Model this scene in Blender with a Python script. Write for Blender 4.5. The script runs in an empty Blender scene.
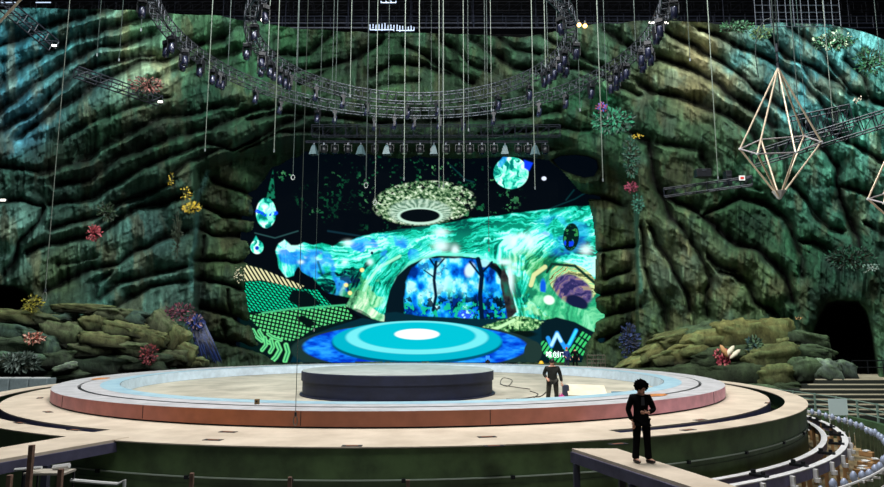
import bpy, bmesh, math, random
import numpy as np
from mathutils import Vector, Matrix
random.seed(7)
S = bpy.context.scene
COL = S.collection
PI = math.pi

# ------------------------------------------------------------------ camera
F, PITCH, CH = 647.8, 0.139, 2.714
cP, sP = math.cos(PITCH), math.sin(PITCH)
cam = bpy.data.cameras.new('camera'); cam.sensor_width = 36.0; cam.lens = F / 884 * 36.0
cam.clip_end = 500
camo = bpy.data.objects.new('camera', cam); COL.objects.link(camo)
camo.location = (0, 0, CH); camo.rotation_euler = (PI/2 + PITCH, 0, 0)
S.camera = camo

def at(px, py, Y):
    v = (px - 442) / F; u = (243.5 - py) / F
    dy = cP - u * sP; dz = sP + u * cP
    k = Y / dy
    return (v * k, Y, CH + dz * k)
def at_z(px, py, z):
    v = (px - 442) / F; u = (243.5 - py) / F
    dy = cP - u * sP; dz = sP + u * cP
    k = (z - CH) / dz
    return (v * k, dy * k, z)
def proj(X, Y, Z):
    z = Z - CH
    d = Y * cP + z * sP; u = -Y * sP + z * cP
    return 442 + F * X / d, 243.5 - F * u / d
def pxm(Y): return Y / F          # metres per photograph pixel at depth Y

# ------------------------------------------------------------------ colour
def lin(c):
    out = []
    for v in c[:3]:
        v = v / 255.0
        out.append(v / 12.92 if v <= 0.04045 else ((v + 0.055) / 1.055) ** 2.4)
    return tuple(out)
def linA(a):
    a = np.asarray(a, dtype=np.float64) / 255.0
    return np.where(a <= 0.04045, a / 12.92, ((np.maximum(a, 0) + 0.055) / 1.055) ** 2.4)

# ------------------------------------------------------------------ numpy noise
def _h(ix, iy, iz, seed):
    n = (ix * 374761393 + iy * 668265263 + iz * 2147483647 + seed * 974634777) & 0xffffffff
    n = ((n ^ (n >> 13)) * 1274126177) & 0xffffffff
    n = ((n ^ (n >> 16)) * 2246822519) & 0xffffffff
    return ((n ^ (n >> 15)) & 0xffffff) / float(0xffffff)
def vnoise(x, y, seed=0):
    x = np.asarray(x, dtype=np.float64); y = np.asarray(y, dtype=np.float64)
    ix = np.floor(x).astype(np.int64); iy = np.floor(y).astype(np.int64)
    fx = x - ix; fy = y - iy
    fx = fx * fx * fx * (fx * (fx * 6 - 15) + 10); fy = fy * fy * fy * (fy * (fy * 6 - 15) + 10)
    z = np.zeros_like(ix)
    a = _h(ix, iy, z, seed); b = _h(ix + 1, iy, z, seed); c = _h(ix, iy + 1, z, seed); d = _h(ix + 1, iy + 1, z, seed)
    return (a * (1 - fx) + b * fx) * (1 - fy) + (c * (1 - fx) + d * fx) * fy
def fbm(x, y, oct=4, seed=0, gain=0.5):
    s = 0; a = 1; t = 0
    for i in range(oct):
        s = s + a * vnoise(x * 2 ** i + 17.3 * i, y * 2 ** i - 9.1 * i, seed + i); t += a; a *= gain
    return s / t
def sstep(a, b, x):
    t = np.clip((x - a) / (b - a + 1e-12), 0, 1); return t * t * (3 - 2 * t)
def in_poly(x, y, poly):
    r = np.zeros(x.shape, dtype=bool); n = len(poly)
    for i in range(n):
        x1, y1 = poly[i]; x2, y2 = poly[(i + 1) % n]
        if y1 == y2: continue
        c = ((y1 > y) != (y2 > y)) & (x < (x2 - x1) * (y - y1) / (y2 - y1) + x1)
        r ^= c
    return r
def seg_dist(x, y, line, closed=False):
    """distance to a polyline, and the side (+ below the line)"""
    best = np.full(x.shape, 1e9); side = np.zeros(x.shape)
    pts = list(line) + ([line[0]] if closed else [])
    for (x1, y1), (x2, y2) in zip(pts[:-1], pts[1:]):
        dx, dy = x2 - x1, y2 - y1; L = dx * dx + dy * dy + 1e-9
        t = np.clip(((x - x1) * dx + (y - y1) * dy) / L, 0, 1)
        ex = x - (x1 + t * dx); ey = y - (y1 + t * dy)
        d = np.hypot(ex, ey); m = d < best
        sg = (dx * (y - y1) - dy * (x - x1)) / math.sqrt(L)
        best = np.where(m, d, best); side = np.where(m, sg, side)
    return best, side
def sdf_poly(x, y, poly):
    d, _ = seg_dist(x, y, poly, True)
    return np.where(in_poly(x, y, poly), -d, d)

# ------------------------------------------------------------------ materials
MATS = {}
def mat(name, col, rough=0.7, metal=0.0, emit=None, estr=1.0, noise=0.0, scale=4.0, bump=0.0, spec=None, col2=None):
    """procedural principled material; col in sRGB 0-255"""
    if name in MATS: return MATS[name]
    m = bpy.data.materials.new(name); m.use_nodes = True
    nt = m.node_tree; b = nt.nodes['Principled BSDF']
    b.inputs['Roughness'].default_value = rough; b.inputs['Metallic'].default_value = metal
    if spec is not None: b.inputs['Specular IOR Level'].default_value = spec
    c = lin(col)
    b.inputs['Base Color'].default_value = (*c, 1)
    if noise > 0 or bump > 0 or col2:
        tc = nt.nodes.new('ShaderNodeTexCoord'); nz = nt.nodes.new('ShaderNodeTexNoise')
        nz.inputs['Scale'].default_value = scale; nz.inputs['Detail'].default_value = 6; nz.inputs['Roughness'].default_value = 0.6
        nt.links.new(tc.outputs['Object'], nz.inputs['Vector'])
        cr = nt.nodes.new('ShaderNodeValToRGB')
        c2 = lin(col2) if col2 else tuple(v * (1 - noise) for v in c)
        c1 = c if col2 else tuple(min(1, v * (1 + noise)) for v in c)
        cr.color_ramp.elements[0].position = 0.36; cr.color_ramp.elements[0].color = (*c2, 1)
        cr.color_ramp.elements[1].position = 0.64; cr.color_ramp.elements[1].color = (*c1, 1)
        nt.links.new(nz.outputs['Fac'], cr.inputs['Fac']); nt.links.new(cr.outputs['Color'], b.inputs['Base Color'])
        if bump > 0:
            bp = nt.nodes.new('ShaderNodeBump'); bp.inputs['Strength'].default_value = bump; bp.inputs['Distance'].default_value = 0.1
            nt.links.new(nz.outputs['Fac'], bp.inputs['Height']); nt.links.new(bp.outputs['Normal'], b.inputs['Normal'])
    if emit:
        b.inputs['Emission Color'].default_value = (*lin(emit), 1); b.inputs['Emission Strength'].default_value = estr
    MATS[name] = m; return m
def attr_mat(name, rough=0.85, bump=0.5, bscale=3.0, emission=0.0, spec=0.25, lo=0.6, hi=1.4, nrough=0.7):
    m = bpy.data.materials.new(name); m.use_nodes = True
    nt = m.node_tree; b = nt.nodes['Principled BSDF']
    a = nt.nodes.new('ShaderNodeAttribute'); a.attribute_name = 'paint'
    if emission > 0:
        b.inputs['Base Color'].default_value = (0.0008, 0.0008, 0.001, 1); b.inputs['Roughness'].default_value = 0.9
        b.inputs['Specular IOR Level'].default_value = 0.0
        nt.links.new(a.outputs['Color'], b.inputs['Emission Color']); b.inputs['Emission Strength'].default_value = emission
        return m
    b.inputs['Roughness'].default_value = rough; b.inputs['Specular IOR Level'].default_value = spec
    tc = nt.nodes.new('ShaderNodeTexCoord')
    mp = nt.nodes.new('ShaderNodeMapping'); mp.inputs['Scale'].default_value = (1, 1, 0.45)
    nt.links.new(tc.outputs['Object'], mp.inputs['Vector'])
    nz = nt.nodes.new('ShaderNodeTexNoise'); nz.inputs['Scale'].default_value = bscale; nz.inputs['Detail'].default_value = 9; nz.inputs['Roughness'].default_value = nrough
    nt.links.new(mp.outputs['Vector'], nz.inputs['Vector'])
    mr = nt.nodes.new('ShaderNodeMapRange'); mr.inputs[1].default_value = 0.3; mr.inputs[2].default_value = 0.7
    mr.inputs[3].default_value = lo; mr.inputs[4].default_value = hi
    nt.links.new(nz.outputs['Fac'], mr.inputs[0])
    mx = nt.nodes.new('ShaderNodeVectorMath'); mx.operation = 'MULTIPLY'
    nt.links.new(a.outputs['Color'], mx.inputs[0]); nt.links.new(mr.outputs[0], mx.inputs[1])
    nt.links.new(mx.outputs[0], b.inputs['Base Color'])
    bp = nt.nodes.new('ShaderNodeBump'); bp.inputs['Strength'].default_value = bump; bp.inputs['Distance'].default_value = 0.25
    nt.links.new(nz.outputs['Fac'], bp.inputs['Height']); nt.links.new(bp.outputs['Normal'], b.inputs['Normal'])
    return m

M_BLACK = mat('black_metal', (22, 24, 30), 0.45, 0.3)
M_TRUSS = mat('truss_aluminium', (64, 68, 76), 0.45, 0.5, noise=0.75, scale=5)
M_TRUSSD = mat('dark_truss_steel', (22, 26, 38), 0.5, 0.3, noise=0.6, scale=5)
M_CABLE = mat('pale_cable', (112, 122, 114), 0.5, 0.2)
M_CABLED = mat('dim_cable', (50, 62, 60), 0.5, 0.2)
M_GLASS = mat('lamp_lens', (30, 36, 60), 0.12, 0.0, spec=0.8)
M_GOLD = mat('crystal_tube', (225, 205, 180), 0.35, 0.25)

# ------------------------------------------------------------------ object helpers
def tag(o, label=None, cat=None, group=None, kind=None):
    if label: o['label'] = label
    if cat: o['category'] = cat
    if group: o['group'] = group
    if kind: o['kind'] = kind
    return o
def empty(name, loc=(0, 0, 0), rz=0, label=None, cat=None, group=None):
    o = bpy.data.objects.new(name, None); COL.objects.link(o); o.empty_display_size = 0.2
    o.location = loc; o.rotation_euler = (0, 0, rz)
    return tag(o, label, cat, group)
def link(name, me, m, parent=None, smooth=False):
    if m is not None and len(me.materials) == 0: me.materials.append(m)
    if smooth: me.shade_smooth()
    o = bpy.data.objects.new(name, me); COL.objects.link(o)
    if parent is not None: o.parent = parent
    return o
class MB:
    def __init__(s): s.v = []; s.f = []
    def add(s, v, f):
        n = len(s.v); s.v += [tuple(p) for p in v]; s.f += [tuple(i + n for i in q) for q in f]; return s
    def box(s, c, size, rz=0, rx=0, ry=0):
        R = Matrix.Rotation(rz, 3, 'Z') @ Matrix.Rotation(ry, 3, 'Y') @ Matrix.Rotation(rx, 3, 'X')
        hx, hy, hz = size[0] / 2, size[1] / 2, size[2] / 2; c = Vector(c)
        vs = [c + R @ Vector((a * hx, b * hy, d * hz)) for d in (-1, 1) for a, b in ((-1, -1), (1, -1), (1, 1), (-1, 1))]
        return s.add(vs, [(3, 2, 1, 0), (4, 5, 6, 7), (0, 1, 5, 4), (1, 2, 6, 5), (2, 3, 7, 6), (3, 0, 4, 7)])
    def tube(s, a, b, r, n=6, r2=None):
        a = Vector(a); b = Vector(b); d = (b - a)
        if d.length < 1e-6: return s
        d.normalize(); q = d.to_track_quat('Z', 'Y'); r2 = r if r2 is None else r2
        vs = []
        for p, rr in ((a, r), (b, r2)):
            for i in range(n):
                t = 2 * PI * i / n; vs.append(p + q @ Vector((math.cos(t) * rr, math.sin(t) * rr, 0)))
        fs = [(i, (i + 1) % n, n + (i + 1) % n, n + i) for i in range(n)] + [tuple(range(n - 1, -1, -1)), tuple(range(n, 2 * n))]
        return s.add(vs, fs)
    def path(s, pts, r, n=6, closed=False, taper=None):
        pts = [Vector(p) for p in pts]; N = len(pts); vs = []
        up = Vector((0, 0, 1))
        for i, p in enumerate(pts):
            if closed: d = pts[(i + 1) % N] - pts[i - 1]
            else: d = pts[min(i + 1, N - 1)] - pts[max(i - 1, 0)]
            d.normalize()
            u = up if abs(d.dot(up)) < 0.95 else Vector((0, 1, 0))
            x = d.cross(u).normalized(); y = d.cross(x).normalized()
            rr = r if taper is None else r * taper[i]
            for k in range(n):
                t = 2 * PI * k / n; vs.append(p + x * math.cos(t) * rr + y * math.sin(t) * rr)
        fs = []
        for i in range(N if closed else N - 1):
            j = (i + 1) % N
            for k in range(n): fs.append((i * n + k, j * n + k, j * n + (k + 1) % n, i * n + (k + 1) % n))
        if not closed: fs += [tuple(range(n)), tuple(range((N - 1) * n, N * n))[::-1]]
        return s.add(vs, fs)
    def lathe(s, prof, c=(0, 0, 0), n=24, a0=0, a1=2 * PI, closed_prof=False):
        full = abs(a1 - a0 - 2 * PI) < 1e-6; m = n if full else n + 1; P = len(prof); vs = []
        for i in range(m):
            t = a0 + (a1 - a0) * i / n
            for r, z in prof: vs.append((c[0] + r * math.cos(t), c[1] + r * math.sin(t), c[2] + z))
        fs = []
        for i in range(n):
            j = (i + 1) % m if full else i + 1
            for k in range(P if closed_prof else P - 1):
                k2 = (k + 1) % P; fs.append((i * P + k, j * P + k, j * P + k2, i * P + k2))
        if closed_prof and not full: fs += [tuple(range(P)), tuple(range((m - 1) * P, m * P))[::-1]]
        return s.add(vs, fs)
    def mesh(s, name='m'):
        me = bpy.data.meshes.new(name); me.from_pydata(s.v, [], s.f); me.update(); return me
    def build(s, name, m, parent=None, smooth=False):
        me = s.mesh(name)
        if smooth: me.shade_smooth()
        return link(name, me, m, parent)
def fixn(o):
    bm = bmesh.new(); bm.from_mesh(o.data); bmesh.ops.recalc_face_normals(bm, faces=bm.faces); bm.to_mesh(o.data); bm.free(); return o
def sharp(o, ang=40):
    o.data.shade_smooth()
    try: o.data.set_sharp_from_angle(angle=math.radians(ang))
    except Exception: pass
    return o
def bevel(o, w, seg=2):
    b = o.modifiers.new('bevel', 'BEVEL'); b.width = w; b.segments = seg; b.limit_method = 'ANGLE'; return o
def dup(root, loc=None, rz=None, label=None, rot=None):
    r = root.copy(); COL.objects.link(r)
    if loc is not None: r.location = loc
    if rz is not None: r.rotation_euler = (0, 0, rz)
    if rot is not None: r.rotation_euler = rot
    if label: r['label'] = label
    for ch in list(root.children):
        c = ch.copy(); COL.objects.link(c); c.parent = r
        for g in list(ch.children):
            d = g.copy(); COL.objects.link(d); d.parent = c
    return r
def grid_mesh(name, P, faces_mask=None, colors=None):
    """P: (ny,nx,3) array -> mesh of quads; drops the faces outside the mask and unused vertices"""
    ny, nx = P.shape[:2]; idx = np.arange(ny * nx).reshape(ny, nx)
    q = np.stack([idx[:-1, :-1], idx[1:, :-1], idx[1:, 1:], idx[:-1, 1:]], -1)
    if faces_mask is not None: q = q[faces_mask]
    q = q.reshape(-1, 4)
    used = np.unique(q); remap = np.full(ny * nx, -1); remap[used] = np.arange(len(used)); q = remap[q]
    V = P.reshape(-1, 3)[used]
    me = bpy.data.meshes.new(name)
    me.vertices.add(len(V)); me.vertices.foreach_set('co', V.astype(np.float32).ravel())
    me.loops.add(len(q) * 4); me.loops.foreach_set('vertex_index', q.astype(np.int32).ravel())
    me.polygons.add(len(q)); me.polygons.foreach_set('loop_start', np.arange(0, len(q) * 4, 4, dtype=np.int32))
    me.update(calc_edges=True); me.validate()
    if colors is not None:
        c = colors.reshape(-1, 3)[used]; at_ = me.color_attributes.new('paint', 'FLOAT_COLOR', 'POINT')
        buf = np.ones((len(V), 4), dtype=np.float32); buf[:, :3] = c; at_.data.foreach_set('color', buf.ravel())
    me.shade_smooth(); return me
# ================================================================== ROCK WALLS
CREV = [  # traced strata: (points, width, strength)
 ([(-60,70),(0,45),(20,38),(45,27),(60,22),(85,16),(110,10)],5,1),
 ([(-60,120),(0,84),(22,68),(45,52),(75,39),(100,32),(125,24),(165,14)],6,1),
 ([(-60,150),(7,106),(30,86),(52,72),(75,58),(97,48),(126,44),(150,38)],5,1),
 ([(-60,165),(0,131),(14,124),(34,112),(52,95),(75,76),(100,66),(125,60),(150,56)],5,1),
 ([(22,137),(38,122),(56,108),(77,97),(97,84),(118,75),(140,62),(165,60),(190,46),(225,38)],5,1),
 ([(150,80),(185,66),(215,58),(250,47)],4,.7),
 ([(-60,190),(0,166),(45,172),(86,158),(117,138),(149,124),(165,117),(200,112),(235,104)],4,.8),
 ([(56,184),(90,180),(117,158),(154,144),(176,135),(210,128),(246,113),(275,108)],4,.8),
 ([(50,205),(90,198),(108,187),(143,167),(174,155),(206,143),(233,149),(269,131),(300,118)],5,.9),
 ([(100,222),(120,205),(143,198),(161,183),(188,162),(210,153),(228,146)],5,.8),
 ([(52,228),(75,221),(100,215),(115,205),(149,192),(170,182)],5,1),
 ([(27,253),(50,244),(75,238),(97,236),(124,217),(138,208),(165,203),(188,195)],5,1),
 ([(45,292),(68,280),(90,268),(117,264),(135,251),(150,246),(165,240),(192,230)],5.5,1),
 ([(57,265),(75,264),(95,257)],3,.6),
 ([(95,302),(97,285),(110,274)],4,.8),
 ([(100,300),(120,282),(143,277),(165,272),(192,266)],4.5,.9),
 ([(110,312),(130,298),(150,287),(192,281)],4,.8),
 ([(44,208),(40,217),(31,230),(19,243),(13,262),(4,273)],5,1.1),
 ([(-60,205),(0,203),(20,200),(44,206)],4,.8),
 ([(60,140),(95,120),(130,107),(170,98)],3,.5),
 # left column blocks
 ([(198,205),(222,215),(250,220)],3.5,1),([(195,228),(210,235),(246,238)],3.5,1),([(195,260),(232,262),(254,258)],3.5,1),
 ([(195,279),(222,283),(248,290)],3.5,1),([(203,238),(203,260)],3,.8),([(200,308),(225,312),(246,323)],3.5,1),
 ([(205,338),(240,345),(265,352)],3.5,1),([(228,290),(230,312)],2.5,.7),([(213,180),(235,190),(252,195)],3.5,1),([(222,325),(225,342)],2.5,.7),
 # header
 ([(270,75),(300,70),(327,65),(357,58),(380,43)],4,.9),([(262,60),(279,56),(309,54),(331,34)],3.5,.8),
 ([(370,78),(378,73),(393,65),(423,67),(450,74)],4,.9),([(370,90),(390,84),(420,82)],3,.6),([(300,84),(315,78),(330,66)],3,.7),
 ([(405,46),(430,60),(444,68),(461,76),(473,84)],4,.9),([(442,40),(457,51),(471,64),(490,72)],3.5,.8),
 ([(471,40),(492,53),(512,68),(545,72)],4,.9),([(492,36),(516,49),(540,55)],3.5,.8),([(530,30),(560,45),(580,54),(595,64),(615,72)],4,.9),
 ([(555,66),(580,68),(602,76),(620,88),(640,95)],4,.8),([(605,30),(620,40),(637,52),(656,60)],4.5,1),
 ([(250,120),(290,112),(340,118),(400,124),(460,122),(520,118),(560,112)],4,.7),
 ([(240,150),(280,132),(310,130),(360,138)],3,.6),([(480,136),(520,132),(560,128),(590,130)],3,.6),
 # upper right
 ([(660,28),(674,37),(696,47),(715,59),(735,71),(752,86),(769,98),(785,110)],5.5,1.1),
 ([(640,50),(660,58),(679,64),(703,74),(718,84),(735,98),(756,112),(775,128)],5.5,1.1),
 ([(640,86),(651,91),(679,98),(703,106),(730,116),(750,130),(765,150)],5.5,1),
 ([(700,30),(730,42),(754,52),(769,59),(789,74),(804,84),(818,100),(830,115)],5,1),
 ([(770,40),(786,56),(814,67),(838,84),(850,95)],5,1),
 ([(790,28),(804,38),(822,52),(835,72),(850,92),(884,104),(940,118)],5,1),
 ([(845,60),(862,75),(868,95)],4,.9),([(600,120),(625,128),(649,145),(654,179),(664,201),(669,218),(683,231)],5,1.1),
 ([(664,196),(678,204),(698,211),(718,228),(736,245),(755,249),(773,263),(789,281),(792,300)],6,1.15),
 ([(654,145),(678,145),(700,150),(708,170),(706,186)],4,.8),([(700,216),(718,209),(740,196),(764,206),(786,218),(795,238),(801,256),(803,276)],5,1),
 ([(770,125),(780,142),(785,165),(791,186),(806,201),(818,218),(830,230),(841,232)],4.5,.9),
 ([(805,125),(826,150),(838,169),(838,196),(848,218),(858,240),(860,256)],7,1.15),([(838,186),(850,187),(868,196),(884,212),(920,240)],5,1),
 ([(830,128),(848,142),(868,152),(884,162),(930,180)],4.5,1),([(800,241),(812,243),(828,253)],3.5,.8),
 ([(720,272),(736,277),(747,284),(755,300),(770,312),(786,323)],5,1),([(700,178),(735,180),(760,192)],3,.5),
 ([(651,228),(664,255),(678,279),(688,296),(691,312)],5,1.1),([(684,232),(698,255),(710,279),(706,316)],4.5,1),
 ([(641,225),(644,267),(654,294),(664,309),(668,330)],4,.9),([(708,258),(720,268),(735,272)],7,1),
 ([(800,60),(812,85),(832,100),(850,118)],3.5,.6),([(865,225),(884,235),(930,250)],4,.8),
 # right column blocks
 ([(588,196),(607,199),(624,206)],3.5,.9),([(592,253),(617,248),(636,245)],4,1),([(605,280),(629,270)],3.5,1),([(592,297),(634,289)],3.5,1),
 ([(592,318),(620,312),(640,306)],3.5,1),([(600,340),(629,326)],3.5,1),([(604,255),(603,279)],3,.8),([(612,216),(612,246)],2.5,.5),([(612,292),(614,312)],2.5,.6),
]
OPEN = [(278,362),(262,350),(255,338),(250,320),(246,300),(244,284),(243,268),(250,258),(248,246),(244,238),(252,228),(254,214),(250,203),(253,192),(262,180),(276,170),(290,160),(305,152),(322,153),(345,155),(362,151),(378,156),(400,158),(420,156),(430,159),(470,158),(500,156),(530,157),(548,159),(562,170),(575,186),(587,196),(592,215),(596,240),(596,262),(594,290),(597,310),(594,330),(586,345),(582,362)]
HOLE = [(553,160),(560,156),(575,155),(588,156),(597,160),(598,168),(594,176),(585,178),(572,174),(560,168)]
CAVE = [(805,345),(812,335),(822,312),(828,303),(838,301),(858,301),(866,312),(872,335),(878,372),(878,400),(800,400)]
CAVEL = [(-60,285),(0,286),(14,287),(26,292),(32,303),(30,320),(-60,330)]
ANCH = [(20,60,50,108,120),(60,30,45,92,92),(10,120,62,112,128),(0,85,60,118,130),(95,70,50,85,85),(135,62,150,178,148),(150,35,80,120,88),(200,50,52,92,62),(200,100,25,62,45),(60,160,36,58,44),(110,120,45,80,60),(150,140,30,64,44),  # lit rock tones by position; light and shade carried into the colour
 (60,195,32,60,50),(15,225,88,128,118),(100,250,66,92,78),(150,230,62,98,92),(180,290,68,98,88),(60,275,60,78,56),(110,290,60,98,88),(225,200,38,64,38),(225,260,58,78,50),(225,325,46,62,42),(300,50,44,88,56),(350,80,36,62,42),(400,50,44,82,56),(400,90,62,92,60),(470,60,44,76,52),
 (520,60,46,76,56),(400,138,20,52,30),(300,130,15,46,28),(500,138,22,60,40),(620,60,50,80,60),(640,30,64,92,70),(700,55,150,152,120),(700,90,120,118,86),(650,75,92,104,76),(750,65,72,122,122),(800,85,72,130,136),(850,60,100,160,160),(870,90,85,145,135),
 (600,110,30,90,60),(640,120,36,72,50),(700,130,52,82,56),(760,160,48,88,62),(820,180,74,132,110),(870,130,82,142,125),(870,180,62,112,92),(610,230,56,72,42),(610,300,50,66,36),(650,260,100,114,86),(690,270,84,98,72),(670,320,60,80,52),
 (740,220,36,70,44),(760,290,80,100,68),(800,250,40,82,56),(840,270,26,60,46),(873,330,84,124,92),(880,240,52,92,72),(575,190,44,66,38),(680,180,40,62,38),(800,320,40,70,50),(250,80,44,84,58),(0,180,36,70,58)]
def strataH(x):
    xs = [-140, 0, 200, 300, 400, 500, 640, 750, 850, 1024]; sl = [-.6, -.62, -.42, -.2, 0, .3, .5, .75, .85, .9]
    g = np.arange(-200, 1100.0); s = np.interp(g, xs, sl); c = np.cumsum(s)
    return np.interp(x, g, c)
def build_rock():
    stp = 0.9
    xs = np.arange(-130, 1020, stp); NX = len(xs)
    topx = [-140, 0, 60, 120, 150, 215, 262, 300, 370, 440, 520, 600, 650, 700, 740, 790, 830, 865, 884, 1024]
    topy = [0, 9, 8, 9, 12, 16, 22, 29, 33, 33, 37, 24, 21, 22, 27, 22, 25, 32, 40, 60]
    ty = np.interp(xs, topx, topy) + 3 * (fbm(xs * 0.05, xs * 0 + 3, 3, 5) - .5)
    by = np.interp(xs, [-140, 0, 200, 300, 600, 700, 884, 1024], [392, 386, 372, 370, 370, 380, 396, 410])
    NY = int(360 / stp); t = np.linspace(0, 1, NY)[:, None]
    X = np.repeat(xs[None, :], NY, 0); Y = ty[None, :] * (1 - t) + by[None, :] * t
    # a slight warp keeps traced lines from looking drawn
    wx = X + 5 * (fbm(X * .05, Y * .05, 3, 11) - .5); wy = Y + 5 * (fbm(X * .05, Y * .05, 3, 23) - .5)
    D = np.interp(xs, [-140, 0, 100, 189, 193, 200, 245, 420, 596, 622, 635, 639, 700, 800, 884, 1024],
                  [36, 46.5, 51, 52.4, 52.8, 56.4, 57.2, 57.2, 57.2, 56.8, 56.4, 52.4, 51, 49, 46, 36])[None, :] + 0 * Y
    # upper part: the promontories melt into the header above the portal
    Dup = np.interp(xs, [-140, 0, 100, 200, 300, 420, 560, 640, 700, 800, 884, 1024], [36, 46, 50, 52.5, 54, 54.6, 54, 52.5, 51, 48.5, 45.5, 36])[None, :] + 0 * Y
    edge = np.interp(X, [150, 190, 250, 300, 420, 560, 610, 660], [175, 168, 150, 142, 142, 140, 165, 190])
    m = sstep(-9, 9, Y - edge); D = D * m + Dup * (1 - m)
    D = D - np.clip((250 - Y) / 250, 0, 1) ** 1.5 * 2.2          # the rock leans out overhead
    D = D + np.where((Y > edge), -1.0 * np.exp(-(Y - edge) / 6.0), 0) * 0
    bulge = (fbm(X * .012, Y * .018, 3, 41) - .5) * 5.0
    D = D - bulge * np.clip(np.minimum(np.abs(X - 195), np.abs(X - 640)) / 25, .25, 1)
    # traced crevices
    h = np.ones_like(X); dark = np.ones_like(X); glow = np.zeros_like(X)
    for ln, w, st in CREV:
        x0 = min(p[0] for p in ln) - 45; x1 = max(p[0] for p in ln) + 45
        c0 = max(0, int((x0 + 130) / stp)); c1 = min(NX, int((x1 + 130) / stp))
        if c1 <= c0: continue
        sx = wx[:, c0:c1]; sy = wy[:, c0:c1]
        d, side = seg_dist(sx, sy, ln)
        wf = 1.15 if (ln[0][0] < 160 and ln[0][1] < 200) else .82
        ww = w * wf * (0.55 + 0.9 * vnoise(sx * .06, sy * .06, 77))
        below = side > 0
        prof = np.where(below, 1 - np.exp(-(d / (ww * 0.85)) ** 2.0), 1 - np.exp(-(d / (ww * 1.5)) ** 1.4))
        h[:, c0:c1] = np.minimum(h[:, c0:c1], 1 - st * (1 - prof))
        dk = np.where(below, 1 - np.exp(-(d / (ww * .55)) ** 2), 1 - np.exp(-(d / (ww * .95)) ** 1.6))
        dark[:, c0:c1] = np.minimum(dark[:, c0:c1], 1 - st * .95 * (1 - dk))  # crevice shade painted into the colour, longer on the upper side
        glow[:, c0:c1] = np.maximum(glow[:, c0:c1], np.where(below, np.exp(-((d - ww * 1.15) / (ww * .45)) ** 2), 0) * st)  # painted highlight along the upper lip of each slab
    D = D + (1 - h) * 2.0
    # procedural strata and lumps between the traced ones
    s = (wy - strataH(X))
    s2 = s + 10 * (fbm(X * .02, s * .03, 3, 51) - .5)
    ph = s2 / 11.0 + 1.2 * fbm(X * .015, s2 * .02, 2, 61)
    fr = ph - np.floor(ph); led = np.where(fr < .8, fr / .8, (1 - fr) / .2)
    D = D + (1 - led ** .7) * 0.13
    s3 = s2 / 4.2 + 2 * fbm(X * .03, s2 * .05, 2, 71); fr3 = s3 - np.floor(s3)
    D = D + (1 - np.sin(fr3 * PI)) * 0.02
    lump = fbm(X * .045, Y * .04, 4, 81); D = D - (lump - .5) * 1.2
    flute = np.abs(fbm(X * .11 + .3 * lump, Y * .022, 3, 91) - .5) * 2; D = D - (flute - .3) * 0.95
    fine = fbm(X * .22, Y * .22, 4, 95); D = D - (fine - .5) * 0.34
    colm = ((X > 193) & (X < 262) | (X > 588) & (X < 640)) & (Y > 195)
    # openings
    so = sdf_poly(wx * .3 + X * .7, wy * .3 + Y * .7, OPEN); D = D + 1.3 * np.exp(-np.clip(so, 0, 99) / 3.2)
    sh = sdf_poly(X, Y, HOLE); D = D + 1.0 * np.exp(-np.clip(sh, 0, 99) / 3) + 5 * sstep(1.0, -2.0, sh) - .9 * np.exp(-((sh - 5) / 4) ** 2)
    sc = sdf_poly(X, Y, CAVE); D = D + 1.2 * np.exp(-np.clip(sc, 0, 99) / 5) + 9 * sstep(1.5, -4.0, sc)
    scl = sdf_poly(X, Y, CAVEL); D = D + 1.2 * np.exp(-np.clip(scl, 0, 99) / 5) + 7 * sstep(1.5, -3.0, scl)
    # colour
    num = np.zeros(X.shape + (3,)); den = np.zeros(X.shape)
    lowx = wx + 26 * (fbm(X * .03, Y * .05, 3, 101) - .5); lowy = wy + 22 * (fbm(X * .03, Y * .05, 3, 111) - .5)
    for a in ANCH:
        w = 1.0 / (((lowx - a[0]) ** 2 + (lowy - a[1]) ** 2 + 120.0) ** 1.7)
        den += w; num += w[..., None] * linA(a[2:5])[None, None, :]
    C = num / den[..., None]
    tint = fbm(X * .06, Y * .03, 4, 121); C = C * (0.62 + 0.9 * tint)[..., None]
    oc = sstep(.52, .72, fbm(X * .08, Y * .035, 4, 131))[..., None]; C = C * (1 - oc * .45) + C.mean(-1, keepdims=True) * np.array([1.35, 1.12, .55]) * oc * .45
    tl = sstep(.53, .70, fbm(X * .07, Y * .05, 4, 141))[..., None]; C = C * (1 - tl * .3) + C.mean(-1, keepdims=True) * np.array([.55, 1.25, 1.1]) * tl * .3
    streak = fbm(X * .35, Y * .05, 3, 151); C = C * (0.72 + .56 * streak)[..., None]
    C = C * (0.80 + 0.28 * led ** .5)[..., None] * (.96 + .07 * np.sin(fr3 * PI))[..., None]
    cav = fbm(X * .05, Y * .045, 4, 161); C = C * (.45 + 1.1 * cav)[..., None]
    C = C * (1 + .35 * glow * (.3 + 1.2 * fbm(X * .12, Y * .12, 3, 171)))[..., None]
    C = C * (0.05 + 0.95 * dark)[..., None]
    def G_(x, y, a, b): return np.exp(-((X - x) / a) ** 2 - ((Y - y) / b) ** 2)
    C = C * (1 - .36 * G_(110, 160, 130, 36) - .30 * G_(400, 128, 230, 26) - .22 * G_(735, 225, 60, 50) - .2 * G_(225, 200, 30, 60) - .2 * G_(850, 265, 50, 40) - .30 * G_(400, 75, 190, 60) + .35 * G_(110, 255, 90, 50) + .38 * G_(675, 270, 50, 60) + .25 * G_(750, 290, 50, 50) + .3 * G_(50, 60, 80, 60) + .25 * G_(720, 80, 60, 40))[..., None]  # broad pools of light and shade painted over the rock
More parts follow.
